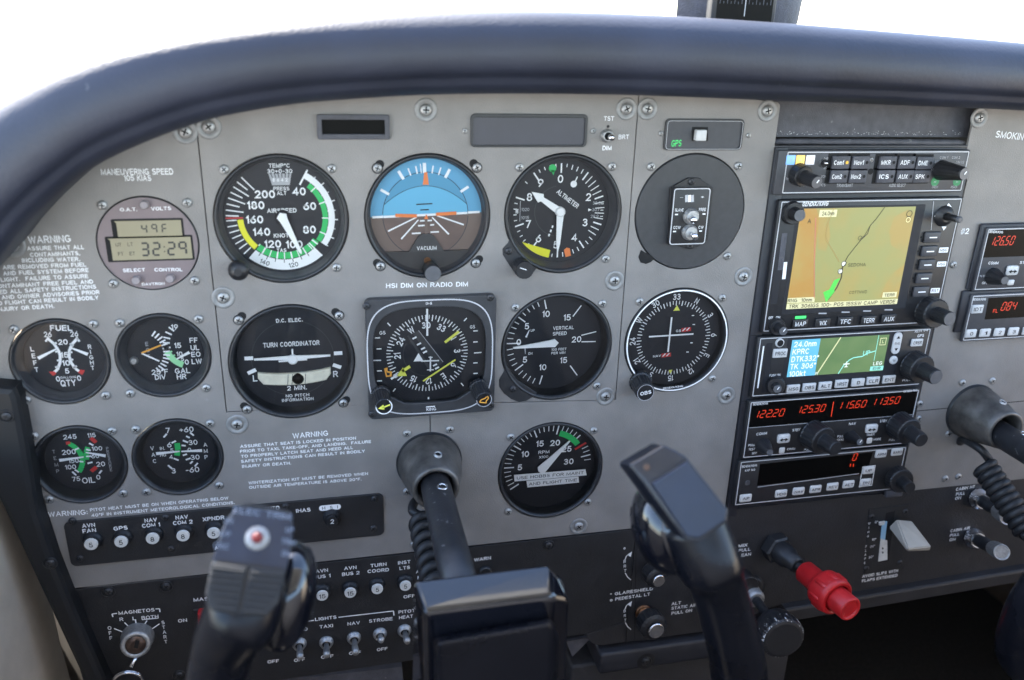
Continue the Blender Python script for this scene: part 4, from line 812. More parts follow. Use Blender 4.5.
# ================================================================== TOP OF THE PANEL
t = thing('blank_display', 'short framed display window with black glass above the airspeed gauge', 'display', *a(353, 127, 2))
b = MB(); o4 = [a(x, y, 2.5) for x, y in ((316.5, 116.5), (389.5, 115), (390, 138), (318.5, 139.5))]; x0, x1, z0, z1 = o4[0][0], o4[1][0], o4[3][1], o4[1][1]
i4 = [a(x, y, 1.5) for x, y in ((321.5, 119.5), (384.5, 119.5), (384.5, 134), (321.5, 134))]
plate(b, rrect(x0, x1, z0, z1, 1.2), [rrect(i4[0][0], i4[1][0], i4[2][1], i4[0][1], .4)], .1, 2.6, 'recess_grey', .4); b.build('frame', t)
b = MB(); flat(b, [(x0+1, z0+1), (x1-1, z0+1), (x1-1, z1-1), (x0+1, z1-1)], .5, 'window_black'); b.build('window', t)
t = thing('annunciator_panel', 'wide unlit smoke-grey warning light window above the altimeter', 'display', *a(529, 130))
b = MB(); o4 = [a(x, y, .5) for x, y in ((470.5, 113.5), (588, 114), (588, 147), (470.5, 147))]; x0, x1, z0, z1 = o4[0][0], o4[1][0], o4[2][1], o4[0][1]
plate(b, rrect(x0, x1, z0, z1, 3), [rrect(x0+1.6, x1-1.8, z0+1.4, z1-2.2, 1.6)], .1, 1.4, 'bezel_black', .3); b.build('frame', t)
b = MB(); flat(b, [(x0+1, z0+1), (x1-1, z0+1), (x1-1, z1-1), (x0+1, z1-1)], .3, 'smoke_window'); b.build('window', t)
screwp(t, 465, 131, .1, SS); screwp(t, 593.5, 131, .1, SS)
def toggle(name, label, bx, by, tx, ty, d=0, dt=13, group=None, nut=4.4, lev='chrome', lr=(1.3, 2.2)):
    o = a3(bx, by, d+2); t = thing(name, label, 'switch', o[0], o[1], d, group)
    b = MB(); lathe(b, (o[0], o[1], d), [(nut, 0), (nut, 1.4), (nut*.82, 2), (nut*.78, 4), (nut*.6, 4.2), (nut*.55, 3.2)], 'steel', 24, mcap='hole'); b.build('bushing', t)
    e = a3(tx, ty, d+dt); b = MB(); tube(b, [(o[0], o[1], d+2), tuple(.2*p+.8*q for p, q in zip((o[0], o[1], d+2), e)), e], [lr[0], lr[1], lr[1]*.8], lev, 12); b.build('lever', t)
    return t
toggle('toggle_switch', 'small toggle switch between the words TST and DIM', 607.5, 136, 612.5, 138, 0, 9)
b_ = MB(); flat(b_, circle(*a(608, 126.5), 1.0, 12), .1, 'hole'); o_ = b_.build('pin_hole', pan)
t = thing('gps_annunciator', 'dark annunciator strip with green GPS word and square white push key', 'display', *a(705, 134))
b = MB(); o4 = [a(x, y, .5) for x, y in ((665.5, 118.5), (744.5, 119.5), (744.5, 150), (665.5, 150))]; x0, x1, z0, z1 = o4[0][0], o4[1][0], o4[2][1], o4[0][1]
plate(b, rrect(x0, x1, z0, z1, 3), [rrect(x0+1.2, x1-1.2, z0+1.2, z1-1.2, 2)], .1, 1.5, 'bezel_black', .3); prism(b, rrect(x0+.8, x1-.8, z0+.8, z1-.8, 2), .05, .6, 'face_grey'); contour(b, rrect(x0+1.4, x1-1, z0+.6, z1-1.2, 2.2), .35, 1.65, 'print_grey'); b.build('frame', t)
b = MB(); tp(b, 'GPS', (671.5, 143.5), (681.5, 143), 4.2, .75, 'led_green', -.012, .1); b.build('green_legend', t)
k4 = [a(x, y, 5) for x, y in ((697, 130), (707.5, 130), (707.5, 141), (697, 141))]; b = MB(); bbox(b, k4[0][0], k4[1][0], k4[2][1], k4[0][1], .6, 5, 'key_white', .6); b.build('push_key', t)
b = MB(); k4 = [a(x, y, .8) for x, y in ((692, 127), (708, 127), (708, 141), (692, 141))]; prism(b, k4, .5, .8, 'hole'); b.build('key_recess', t)
screwp(t, 661.5, 133.5, .1, SS); screwp(t, 749, 135.5, .1, SS)

# ================================================================== GLARESHIELD
OUT = [(-260, 400), (-150, 262), (-70, 165), (0, 105), (40, 80), (80, 60), (130, 42.5), (200, 28), (280, 18.5), (360, 13.5), (440, 11.5), (520, 11), (600, 13), (680, 16.5), (780, 23), (880, 31), (1024, 43.5), (1200, 62), (1700, 118)]
INN = [(-200, 600), (-120, 420), (-60, 330), (0, 262), (20, 236), (52, 203), (100, 166), (196, 126), (280, 108.5), (345, 102), (420, 97.5), (500, 96), (590, 96.5), (680, 99), (780, 103), (880, 106.5), (1024, 112.5), (1200, 122), (1700, 150)]
secs = []
for o_, i_ in zip(OUT, INN):
    O = Vector(a3(*o_, 34)); I = Vector(a3(*i_, 44)); O2 = Vector((O.x, O.y, 0)); I2 = Vector((I.x, I.y, 0)); C = (O2+I2)/2; h = (O2-I2).length/2; n = (O2-I2).normalized()
    ring = [I2 + n*3 + Vector((0, 0, -4)), I2 + n*2.5 + Vector((0, 0, 8)), I2 + n*1.5+Vector((0, 0, 26))]
    for k in range(31):
        t_ = -PI/2*.78 + (PI/2*1.78)*k/30
        q_ = 1-.09*math.exp(-((t_+.62)/.13)**2); ring.append(C + n*(h*math.sin(t_)*q_) + Vector((0, 0, 36 + 25*math.cos(t_)*q_)))
    ring += [O2 - n*.2 + Vector((0, 0, 10)), O2 - n*2 + Vector((0, 0, -60)), O2 - n*14 + Vector((0, 0, -480))]
    secs.append(ring)
def smooth_rings(s, sub=4):
    out = []
    for i in range(len(s)-1):
        for k in range(sub):
            u = k/sub; p0, p1, p2, p3 = s[max(i-1, 0)], s[i], s[i+1], s[min(i+2, len(s)-1)]
            out.append([.5*((2*p1[j])+(-p0[j]+p2[j])*u+(2*p0[j]-5*p1[j]+4*p2[j]-p3[j])*u*u+(-p0[j]+3*p1[j]-3*p2[j]+p3[j])*u**3) for j in range(len(p1))])
    return out+[s[-1]]
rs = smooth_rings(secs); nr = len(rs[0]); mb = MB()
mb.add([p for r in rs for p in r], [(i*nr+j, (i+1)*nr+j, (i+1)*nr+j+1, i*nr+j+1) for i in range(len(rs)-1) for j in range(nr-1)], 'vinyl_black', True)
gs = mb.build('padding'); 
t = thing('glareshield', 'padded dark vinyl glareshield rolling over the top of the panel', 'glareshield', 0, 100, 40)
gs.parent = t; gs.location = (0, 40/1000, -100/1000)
mb = MB(); tube(mb, [a3(*p, 30) for p in ((-10, 172), (14, 158), (34, 152), (50, 156), (66, 160))], [3.5, 4, 4, 3.5, 2.5], 'rubber', 10); tube(mb, [a3(*p, 22) for p in ((44, 144), (60, 150), (84, 156))], [4, 4.5, 3], 'rubber', 10); mb.build('edge_clip', t)

# magnetic compass on the deck
t = thing('magnetic_compass', 'magnetic compass on top of the glareshield, dark window in a textured grey housing', 'compass', 225, 118, -45)
px = lambda x, y, d=-30: a(x, y, d)
xl, xr = px(676, 15, -62)[0], px(801, 10, -62)[0]; zb = 119; b = MB()
n_ = 14; prof = [(xl+(xr-xl)*k/n_, -62+34*math.sin(PI*k/n_)**.7) for k in range(n_+1)]
vs = []; hh = ((zb, 2.5), (zb+8, 1), (zb+22, 0), (zb+60, 0), (zb+75, 4), (zb+80, 16))
for z, ins in hh:
    for x, d in prof: xm = (xl+xr)/2; vs.append((xm+(x-xm)*(1-ins/60), z, d-ins))
N_ = n_+1; fs = [(j*N_+k, j*N_+k+1, (j+1)*N_+k+1, (j+1)*N_+k) for j in range(len(hh)-1) for k in range(n_)]
b.add(vs, fs, 'compass_grey', True); b.build('housing', t)
wx0, wx1 = px(716, 10, -26)[0], px(772, 10, -26)[0]
b = MB(); bbox(b, wx0-3, wx1+3, zb+3, zb+62, -36, -25.5, 'bezel_black', 1.5); flat(b, [(wx0, zb+5), (wx1, zb+5), (wx1, zb+56), (wx0, zb+56)], -25.3, 'window_black')
for k in range(15): stroke(b, (wx0+2+k*(wx1-wx0-4)/14, zb+16.5), (wx0+2+k*(wx1-wx0-4)/14, zb+(18 if k % 2 else 20)), .5, -25.1, 'recess_grey')
stroke(b, ((wx0+wx1)/2, zb+9), ((wx0+wx1)/2, zb+50), .7, -25.0, 'print_grey'); text(b, '33  N  3', (wx0+wx1)/2, zb+24, -25.1, 5, 'recess_grey', w=(wx1-wx0)*.7); b.build('card_window', t)
b = MB(); bbox(b, wx0-2, wx1+8, zb+.6, zb+2.4, -31, -22, 'chrome', .4); b.build('trim_strip', t)

# ================================================================== RADIO STACK
t = thing('radio_rack', 'black mounting rack holding the stack of avionics right of the gauges', 'rack', 322, -100)
b = MB(); bbox(b, 240.6, 401.5, -252, 44.5, -6, -.4, 'rack_black', .5)
for x0 in (240.8,): bbox(b, x0, 250.5, -252, 44, -.5, 1.2, 'rack_black', .6)
line(b, [(240.8, -94), (251, -94.6)], .6, 1.35, 'hole'); line(b, [(240.8, -148), (251, -148.6)], .6, 1.35, 'hole')
b.build('rack_frame', t)
b = MB(); prism(b, [(239, 80), (402, 80), (402, 50), (239, 50)], -14, -9, 'recess_grey'); b.build('recess_panel', t)
b = MB()
for k in range(150): x_ = random.uniform(246, 398); z_ = 51.5+abs(random.gauss(0, 1.3)); w_ = random.uniform(.15, .6); flat(b, [(x_-w_, z_), (x_, z_-w_*.5), (x_+w_, z_), (x_, z_+w_*.6)], -8.85, 'print_grey')
o_ = b.build('dust', t); o_['kind'] = 'stuff'
b = MB(); tube(b, [(241, 47.6, -4), (330, 47.2, -4), (390, 46.6, -4), (396, 46.2, -4)], [1.9, 2.2, 2.4, 1.6], 'recess_grey', 12); bbox(b, 240, 400, 43.2, 45.2, -6, -.2, 'rack_black', .3); b.build('trim_rod', t)
FD = 5.0
def rpx(tl, tr, br, bl):
    p = [a(*q_, FD) for q_ in (tl, tr, br, bl)]
    return (p[0][0]+p[3][0])/2, (p[1][0]+p[2][0])/2, (p[2][1]+p[3][1])/2, (p[0][1]+p[1][1])/2
def radio(name, label, cat, x0, x1, z0, z1, m='face_black', grp=None, d0=-2, outline=.7, side=0):
    t = thing(name, label, cat, (x0+x1)/2, (z0+z1)/2, FD, grp)
    b = MB(); bbox(b, x0-1.6-side, x1+1.0, z0-1.0, z1+1.0, d0, FD, m, .7); contour(b, rrect(x0, x1, z0, z1, .8), outline, FD+.12, 'print_outline'); b.build('faceplate', t)
    return t
def rknob(t, bx, by, ex, ey, r0, r1, d1, name='knob', inner=None, tip='knob_tip', d0=FD, step=.5, pointer=False):
    """knob standing off the face: base pixel, tip pixel, radii, height"""
    o, e = a3(bx, by, d0), a3(ex, ey, d0+d1); ax = Vector(e)-Vector(o); L_ = ax.length; b = MB()
    if inner: lathe(b, o, [(r0*1.04, 0), (r0, 1), (r0*.97, L_*step-1), (r0*.9, L_*step), (r1*1.05, L_*step), (r1*1.02, L_*step+.5), (r1*.96, L_-1), (r1*.88, L_)], 'knob_black', 48, axis=ax, flute=-.025, smooth=False, mcap=tip)
    else: lathe(b, o, [(r0*1.05, 0), (r0, 1.5), (r1*1.02, L_-1), (r1*.9, L_)], 'knob_black', 40, axis=ax, flute=-.025, smooth=False, mcap=tip)
    if pointer: stroke(b, (e[0]-.4, e[1]-.3), (e[0]+1.0, e[1]+1.8), .8, e[2]+.5, 'print_white')
    return b.build(name, t)
def key(t, px, py, w, h, s='', d=FD, m='key_white', hm='hole', name='push_button', th=1.6, ts=None, bev=.5):
    x, z = a(px, py, d+th); b = MB(); bbox(b, x-w/2, x+w/2, z-h/2, z+h/2, d-.2, d+th, m, bev)
    if s: text(b, s, x, z, d+th+.12, ts or h*.42, hm, w=min(w*.75, len(s)*h*.42), bold=.01)
    return b.build(name, t)

# audio panel
t = radio('audio_panel', 'slim audio selector with coloured marker lights and two rows of square keys', 'radio', *rpx((787, 151), (969, 152), (961, 192), (783, 192)), 'face_grey', side=5)
L = MB()
for x0_, m_, s in ((785.5+.9, 'chip_blue', 'O'), (796, 'chip_amber', 'M'), (806, 'chip_white', 'I')):
    p_ = a(x0_+4.4, 160, FD+.6); b = MB(); bbox(b, p_[0]-3.4, p_[0]+3.4, p_[1]-3.3, p_[1]+3.3, FD, FD+.8, m_, .4); text(b, s, p_[0], p_[1], FD+.95, 2.2, 'print_grey', bold=0); b.build('marker_light', t)
for s, px, py, row in (('Com1', 841, 162.5, 0), ('Nav1', 861, 162.5, 0), ('MKR', 888, 162.5, 0), ('ADF', 907, 162.5, 0), ('DME', 925, 163, 0), ('Com2', 839, 176.5, 1), ('Nav2', 858, 176.5, 1), ('ICS', 886, 176.5, 1), ('AUX', 905, 176.5, 1), ('SPK', 922, 176.5, 1)):
    x, z = a(px, py, FD+2); b = MB(); prism(b, rrect(x-9.5, x+7.6, z-5.4, z+6, .5), FD, FD+.15, 'hole'); bbox(b, x-6.8, x+7, z-4.6, z+4.4, FD, FD+2.2, 'recess_grey', .5); text(b, s, x-1.8, z, FD+2.35, 3.2, 'print_white', w=7.6, bold=.02); flat(b, circle(x+4.6, z, 1.2, 10), FD+2.35, 'led_amber' if s == 'Com1' else 'hole'); b.build('push_button', t)
tp(L, 'TRANSMIT', (836.5, 185.5), (853, 185.2), 2.3, FD+.15, 'print_grey', .01); tp(L, 'AUDIO SELECT', (889, 185.4), (905.5, 185.3), 2.3, FD+.15, 'print_grey', .01); tp(L, 'CREW', (932, 187), (938, 187), 1.8, FD+.15, 'print_grey', 0); tp(L, 'ISO', (951, 187), (957, 187), 1.8, FD+.15, 'print_grey', 0)
for s, p_, q_ in (('COM 1', (940, 157.5), (948, 157.3)), ('COM 2', (952, 157.5), (960, 157.5)), ('COM 1', (935, 162), (942, 162)), ('COM 1/2', (956, 162.2), (964, 162.2)), ('COM 1', (931.5, 169), (938.5, 169)), ('HI', (824.5, 158.5), (828, 158.4)), ('LO', (824, 167.5), (827.5, 167.5)), ('VOX', (821, 176.5), (826, 176.4)), ('ICS', (821, 185), (825.5, 185)), ('PWR', (786, 179), (789, 179))): tp(L, s, p_, q_, 1.8, FD+.15, 'print_grey', 0)
for px in (935, 957): p_ = a(px, 181.5, FD); flat(L, circle(*p_, 3.4, 16), FD+.13, 'led_green_dim'); text(L, 'xx', *p_, FD+.2, 1.6, 'print_grey', bold=0)
L.build('lettering', t)
rknob(t, 798, 174, 817, 182.5, 7.6, 4.6, 21, pointer=True, inner=True, step=.35); rknob(t, 941, 170, 964.5, 174, 7, 4.6, 21, pointer=True)
b = MB(); o = a3(823, 163, FD); lathe(b, o, [(3, 0), (2.8, 1.5)], 'steel', 16, mcap='hole'); tube(b, [o, a3(826.5, 163.2, FD+6)], [.8, 1.2], 'chrome', 8); b.build('toggle', t); screwp(t, 872, 160, FD, SS)
b = MB(); flat(b, circle(*a(870.5, 171.5, FD), 2.2, 16), FD+.14, 'hole'); b.build('jack_hole', t)

# multifunction display
x0, x1, z0, z1 = rpx((782, 200), (963, 200), (934, 321), (763, 333))
t = radio('multifunction_display', 'large moving map display, tan and orange terrain with black roads', 'display', x0, x1, z0, z1, 'face_black')
sp = [a(x, y, FD-1) for x, y in ((800, 209), (914, 205.5), (897, 302.5), (785, 309.5))]
sx0, sx1, sz0, sz1 = (sp[0][0]+sp[3][0])/2, (sp[1][0]+sp[2][0])/2, (sp[2][1]+sp[3][1])/2, (sp[0][1]+sp[1][1])/2
def Q(u, v): return (sx0+(sx1-sx0)*u, sz0+(sz1-sz0)*v)
b = MB(); prism(b, rrect(sx0-3, sx1+8, sz0-4, sz1+1.5, 1), FD, FD+.12, 'dial_black'); flat(b, rrect(sx0, sx1, sz0, sz1, .3), FD+.2, 'scr_map')
e = FD+.3
flat(b, [Q(0, .1), Q(.24, .1), Q(.19, .45), Q(.165, .9), Q(.13, 1), Q(0, 1)], e, 'scr_orange'); flat(b, [Q(.14, .99), Q(.20, .6), Q(.27, .58), Q(.29, .72), Q(.25, .88), Q(.30, 1)], e-.04, 'scr_tan')
flat(b, [Q(.80, .75), Q(.84, .62), Q(.90, .58), Q(1, .5), Q(1, .95), Q(.93, .97), Q(.82, .9)], e-.04, 'scr_tan'); flat(b, [Q(.86, .22), Q(.92, .34), Q(1, .42), Q(1, .06), Q(.83, .08)], e-.04, 'scr_tan')
line(b, [Q(.135, .91), Q(.18, .5), Q(.235, .1)], .8, e+.1, 'scr_pink')
line(b, [Q(.72, 1), Q(.66, .88), Q(.62, .82), Q(.61, .74), Q(.56, .68), Q(.47, .52), Q(.44, .42)], .65, e+.1, 'scr_ink'); line(b, [Q(.44, .42), Q(.445, .30), Q(.42, .2), Q(.36, .08)], 1.0, e+.1, 'scr_ink'); line(b, [Q(.62, .82), Q(.585, .72), Q(.55, .69)], .5, e+.1, 'scr_ink')
line(b, [Q(.28, 1), Q(.24, .82), Q(.25, .70), Q(.33, .58), Q(.40, .47)], .55, e+.1, 'scr_brown'); contour(b, circle(*Q(.55, .70), 1.8, 12), .5, e+.12, 'scr_ink')
flat(b, [Q(.385, .28), Q(.435, .30), Q(.40, .19), Q(.405, .16), Q(.345, .055), Q(.305, .16), Q(.355, .185)], e+.14, 'scr_green')
for u, v in ((.445, .445), (.425, .37)): flat(b, circle(*Q(u, v), 2.2, 8), e+.16, 'scr_white'); contour(b, circle(*Q(u, v), 2.2, 8), .5, e+.18, 'scr_ink')
stroke(b, Q(.41, .36), Q(.47, .46), .5, e+.2, 'scr_ink'); text(b, 'SEDONA', *Q(.565, .43), e+.15, 2.6, 'scr_ink', w=15, bold=.01); text(b, 'COTTNWD', *Q(.62, .145), e+.15, 2.4, 'scr_ink', w=15, bold=.01)
flat(b, [Q(.16, .915), Q(.31, .915), Q(.31, .985), Q(.16, .985)], e+.1, 'scr_pale'); text(b, '24.0nm', *Q(.235, .95), e+.2, 3.0, 'scr_ink', w=10)
flat(b, [Q(0, 0), Q(1, 0), Q(1, .055), Q(0, .055)], e+.1, 'scr_pale'); text(b, 'TRK 306|GS 100- POS 15SSW CAMP VERDE', *Q(.5, .027), e+.2, 3.0, 'scr_ink', w=(sx1-sx0)*.96)
flat(b, [Q(0, .062), Q(.24, .062), Q(.24, .115), Q(0, .115)], e+.1, 'scr_pale'); text(b, 'RNG  10nm', *Q(.11, .088), e+.2, 2.8, 'scr_ink', w=20); flat(b, [Q(.85, .075), Q(.98, .075), Q(.98, .13), Q(.85, .13)], e+.1, 'scr_pale'); text(b, 'TERR', *Q(.915, .10), e+.2, 2.4, 'scr_ink', w=9)
text(b, 'A', *Q(.085, .88), e+.2, 3.4, 'scr_ink'); contour(b, circle(*Q(.95, .93), 2.6, 12), .6, e+.2, 'scr_ink'); contour(b, circle(*Q(.95, .87), 2.0, 12), .5, e+.2, 'scr_pale')
b.build('map_screen', t)
L = MB(); tp(L, 'BENDIX/KING', (802.5, 204), (828.5, 203.5), 3.4, FD+.15, 'print_white', .04, .15)
L.build('lettering', t); L = MB(); stroke(L, a(781.5, 240, FD), a(773.5, 304, FD), 5.5, FD+.2, 'dial_black'); stroke(L, a(784.5, 233, FD), a(780, 270, FD), 4.4, FD+.3, 'recess_grey'); stroke(L, a(785.3, 262, FD), a(783.5, 279, FD), 2.8, FD+.35, 'print_white')
L.build('card_slot', t); L = MB(); tp(L, 'OFF', (768.5, 318), (773, 317.7), 2.1, FD+.15); tp(L, 'ON', (776, 317.5), (780, 317.3), 2.1, FD+.15)
for px in (822.5, 845.5, 867, 888.5): stroke(L, a(px-4, 315-(px-800)*.055-(.4), FD), a(px+4, 314.6-(px-800)*.055, FD), 1.0, FD+.15, 'print_grey')
for s, x, y in (('MSG▲', 943.5, 250), ('MSG▼', 941.5, 264), ('RST', 935, 290.5)): p_ = a(x, y, FD); flat(L, rrect(p_[0]-4, p_[0]+4, p_[1]-2, p_[1]+2, .5), FD+.12, 'print_white'); text(L, s[:3], *p_, FD+.2, 2.2, 'hole', w=6, bold=0)
for p_ in (((945.5, 207), (951.5, 207), (948.5, 203)), ((941.5, 226.5), (946.5, 226.5), (943.5, 230.5)), ((934, 216), (938, 213.5), (937, 219))): flat(L, [a(x, y, FD) for x, y in p_], FD+.2, 'print_white')
line(L, [a(933.5, 201, FD), a(931, 230, FD)], .5, FD+.15, 'print_grey'); L.build('lettering', t)
for s, px, py in (('MAP', 800.5, 324), ('WX', 823, 323), ('TFC', 845.5, 321.6), ('TERR', 869, 320.5), ('AUX', 889, 319)): key(t, px, py, 12.6, 7, s, FD, 'face_black', 'print_white', th=2, ts=3.6)
b = MB(); k4 = a(800.5, 317.2, FD); flat(b, rrect(k4[0]-4.6, k4[0]+4.6, k4[1]-1.1, k4[1]+1.1, .4), FD+.2, 'led_green'); b.build('map_lamp', t)
for px, py in ((933, 237.5), (930, 251.5), (927.5, 265), (924.5, 278.5), (921.5, 292)):
    x, z = a(px, py, FD+2); b = MB(); bbox(b, x-6.6, x+6.6, z-4, z+4, FD, FD+2, 'face_grey', .6); contour(b, rrect(x-6.9, x+6.9, z-4.3, z+4.3, .8), .5, FD+.2, 'hole'); stroke(b, (x-3, z), (x+3.5, z), .9, FD+2.15, 'print_white'); flat(b, circle(x-8.6, z, .8, 8), FD+.2, 'hole'); b.build('push_button', t)
rknob(t, 791.5, 212.5, 800, 215.5, 8.2, 4.6, 13, inner=True, step=.35); rknob(t, 776, 326, 783.5, 331, 6.4, 3.6, 13, pointer=True, inner=True, step=.3)
rknob(t, 928, 311, 950, 319, 12, 5.8, 23, inner=True, step=.42)
b = MB(); o = a3(944, 216, FD); lathe(b, o, [(8, 0), (7, 2), (4, 3.5)], 'knob_black', 24); tube(b, [o, a3(953, 218, FD+11), a3(959, 219.5, FD+17)], [3, 2.6, 2.4], 'knob_black', 12); b.build('joystick', t)
b = MB(); lathe(b, a3(958.5, 219.3, FD+16.5), [(2.6, 0), (2.4, 1.4), (1.6, 2)], 'knob_tip', 16); b.build('joystick_cap', t)

# gps receiver
x0, x1, z0, z1 = rpx((760, 340), (934, 327), (916, 383), (752, 398))
t = radio('gps_receiver', 'small-screen navigator with blue data column left of a green map', 'radio', x0, x1, z0, z1, 'face_black')
sp = [a(x, y, FD) for x, y in ((792, 340.5), (889.5, 334), (882.5, 370), (786.5, 377.5))]; sx0, sx1, sz0, sz1 = (sp[0][0]+sp[3][0])/2, (sp[1][0]+sp[2][0])/2, (sp[2][1]+sp[3][1])/2, (sp[0][1]+sp[1][1])/2
b = MB(); prism(b, rrect(sx0-4, sx1+12, sz0-5, sz1+2, 1.5), FD, FD+.12, 'dial_black'); flat(b, [Q(0, 0), Q(1, 0), Q(1, 1), Q(0, 1)], e-.1, 'scr_terrain'); flat(b, [Q(0, 0), Q(.285, 0), Q(.285, 1), Q(0, 1)], e, 'scr_cyan')
for k, s in enumerate(('24.0nm', 'KPRC', 'DTK332°', 'TK 306°', '100kt')): text(b, s, *Q(.02, .88-k*.2), e+.1, 4.6, 'scr_white', 'L', aspect=.9)
line(b, [Q(.49, 1), Q(.31, .05)], 1.0, e+.1, 'scr_pale'); line(b, [Q(.53, 0), Q(.57, .22), Q(.62, .36), Q(.66, .42), Q(.75, .44), Q(.80, .52), Q(.88, .57)], .8, e+.1, 'scr_line')
text(b, 'IN', *Q(.30, .05), e+.15, 2.4, 'scr_white'); stroke(b, Q(.565, .26), Q(.63, .26), .8, e+.2, 'scr_white'); stroke(b, Q(.598, .17), Q(.598, .33), .8, e+.2, 'scr_white'); stroke(b, Q(.58, .18), Q(.616, .18), .6, e+.2, 'scr_white'); text(b, 'UP', *Q(.79, .53), e+.2, 4, 'scr_line')
line(b, [Q(.885, 1), Q(.885, .3)], .5, e+.1, 'scr_line'); contour(b, [Q(.91, .72), Q(.975, .72), Q(.975, .92), Q(.91, .92)], .5, e+.1, 'scr_pale'); text(b, 'L', *Q(.943, .82), e+.1, 2.6, 'scr_pale'); flat(b, [Q(.86, .02), Q(1, .02), Q(1, .14), Q(.86, .14)], e+.1, 'scr_line'); text(b, 'LEG', *Q(.93, .22), e+.2, 3.0, 'scr_white', w=8); text(b, 'ENR', *Q(.93, .08), e+.2, 2.4, 'scr_ink', w=7); b.build('map_screen', t)
L = MB(); line(L, [a(757.5, 388, FD), a(763.5, 346, FD)], 1.2, FD+.3, 'print_white'); stroke(L, a(764.5, 392, FD), a(769.5, 343, FD), 5, FD+.2, 'dial_black')
tp(L, 'PUSH ON', (769.5, 375.5), (780.5, 374.7), 1.9, FD+.15, 'print_white', 0); tp(L, 'BRT', (770, 380.5), (777.5, 380), 1.9, FD+.15, 'print_white', 0); tp(L, 'KLN 94', (915, 331.5), (928, 330), 1.9, FD+.15, 'print_white', 0); tp(L, 'GPS', (917.5, 336), (924, 335.4), 2.4, FD+.15); tp(L, 'PULL', (902.5, 380.5), (910.5, 379.8), 1.8, FD+.15, 'print_white', 0); L.build('lettering', t)
for s, px, py in (('MSG', 793.5, 389), ('OBS', 809.5, 387.5), ('ALT', 825.5, 386), ('NRST', 842, 384), ('D', 858.5, 382.6), ('CLR', 873.5, 381), ('ENT', 889.5, 379.6)): key(t, px, py, 11.2, 6.6, s)
key(t, 780.5, 353.5, 11.6, 7, 'PROC'); key(t, 917.5, 342.8, 10, 6.2, 'CRSR')
x, z = a(897, 343.3, FD+1); b = MB(); prism(b, rrect(x-3.6, x+3.6, z-9, z+9, 3.4), FD, FD+1.4, 'key_white', .4); text(b, 'RNG', x, z, FD+1.5, 2, 'hole', w=4.4, bold=0); flat(b, [(x-1.6, z+4), (x+1.6, z+4), (x, z+6.4)], FD+1.5, 'hole'); flat(b, [(x-1.6, z-4), (x+1.6, z-4), (x, z-6.4)], FD+1.5, 'hole'); b.build('range_rocker', t)
for px, py, s in ((893.8, 360.3, 'M'), (780, 343, '')):
    x, z = a(px, py, FD+1); b = MB(); lathe(b, (x, z, FD), [(3.5, 0), (3.4, 1.2), (2.6, 1.5)], 'key_white', 24, mcap='hole' if not s else None); (text(b, s, x, z, FD+1.6, 2, 'hole') if s else None); b.build('round_button', t)
rknob(t, 775, 384, 777.5, 389, 7, 3.4, 11, pointer=True, inner=True, step=.5); rknob(t, 913, 365, 936.5, 377.5, 12.2, 6.4, 25, inner=True, step=.42)
def led_radio_common(t): pass

# nav com radio
x0, x1, z0, z1 = rpx((751, 404), (920, 388), (907, 441.5), (742.6, 459.5))
t = radio('nav_com_radio', 'wide radio reading 122.20, 125.30, 115.60 and 113.50 in red digits', 'radio', x0, x1, z0, z1, 'face_black')
b = MB(); zt = z1-1; zb_ = a(742, 428, FD)[1]; prism(b, [(x0+1.4, zt), (x1-1.4, zt), (x1-1.4, zb_), (x0+1.4, zb_)], FD, FD+.13, 'window_black'); line(b, [(x0+1, zb_-.3), (x1-1, zb_-.3)], .4, FD+.2, 'print_grey')
for s, p_, q_ in (('122.20', (753.5, 414.5), (783.5, 412.2)), ('125.30', (796, 410), (824.5, 407.5)), ('115.60', (837, 406), (865.5, 403)), ('113.50', (871, 402.3), (899, 399.5))):
    A_ = a(*p_, FD); B_ = a(*q_, FD); w_ = (B_[0]-A_[0])/7.6; seg(b, s, A_[0], (A_[1]+B_[1])/2-3.0, 5.9, w_, FD+.2, 'led_red', .105, .24, 1.62)
line(b, [a(833.5, 401.5, FD), a(831, 416.5, FD)], .7, FD+.2, 'led_red'); b.build('red_display', t)
L = MB()
for s, p_, q_ in (('BENDIX/KING', (753, 404.5), (768, 403.2)), ('COMM', (756.5, 434.3), (767, 433)), ('STBY', (792.5, 430.3), (800, 429.6)), ('NAV', (849, 424), (856, 423.4)), ('STBY', (880, 421.3), (887, 420.6)), ('CHAN', (787, 449.2), (795, 448.6)), ('PULL', (748.5, 445.4), (755, 444.9)), ('TEST', (748.5, 449.4), (755, 448.9)), ('OFF', (752, 453.4), (757, 453)), ('PULL', (804, 449.8), (811, 449.2)), ('PULL', (837.5, 436.5), (843.5, 436)), ('IDENT', (837, 440), (844, 439.5)), ('TIMER', (866.5, 435), (874.5, 434.3)), ('MODE', (873.5, 439.5), (881, 438.9)), ('PULL', (889, 440), (895, 439.4)), ('KX 155A TSO', (903.5, 391.5), (917, 390.2))): tp(L, s, p_, q_, 2.3 if s in ('COMM', 'NAV', 'STBY') else 1.9, FD+.15, 'print_white', .01)
L.build('lettering', t)
def swap(t, px, py):
    o = key(t, px, py, 11, 7.6, '', bev=1.6); x, z = a(px, py, FD+1.6); b = MB(); stroke(b, (x-3, z-.8), (x+3, z-.8), .9, FD+1.75, 'hole')
    for s_ in (-1, 1): flat(b, [(x+s_*1.2, z+.7), (x+s_*1.2, z-2.3), (x+s_*3.9, z-.8)], FD+1.8, 'hole')
    k = b.build('arrow_mark', o)
swap(t, 784, 438.8); swap(t, 872, 428.8)
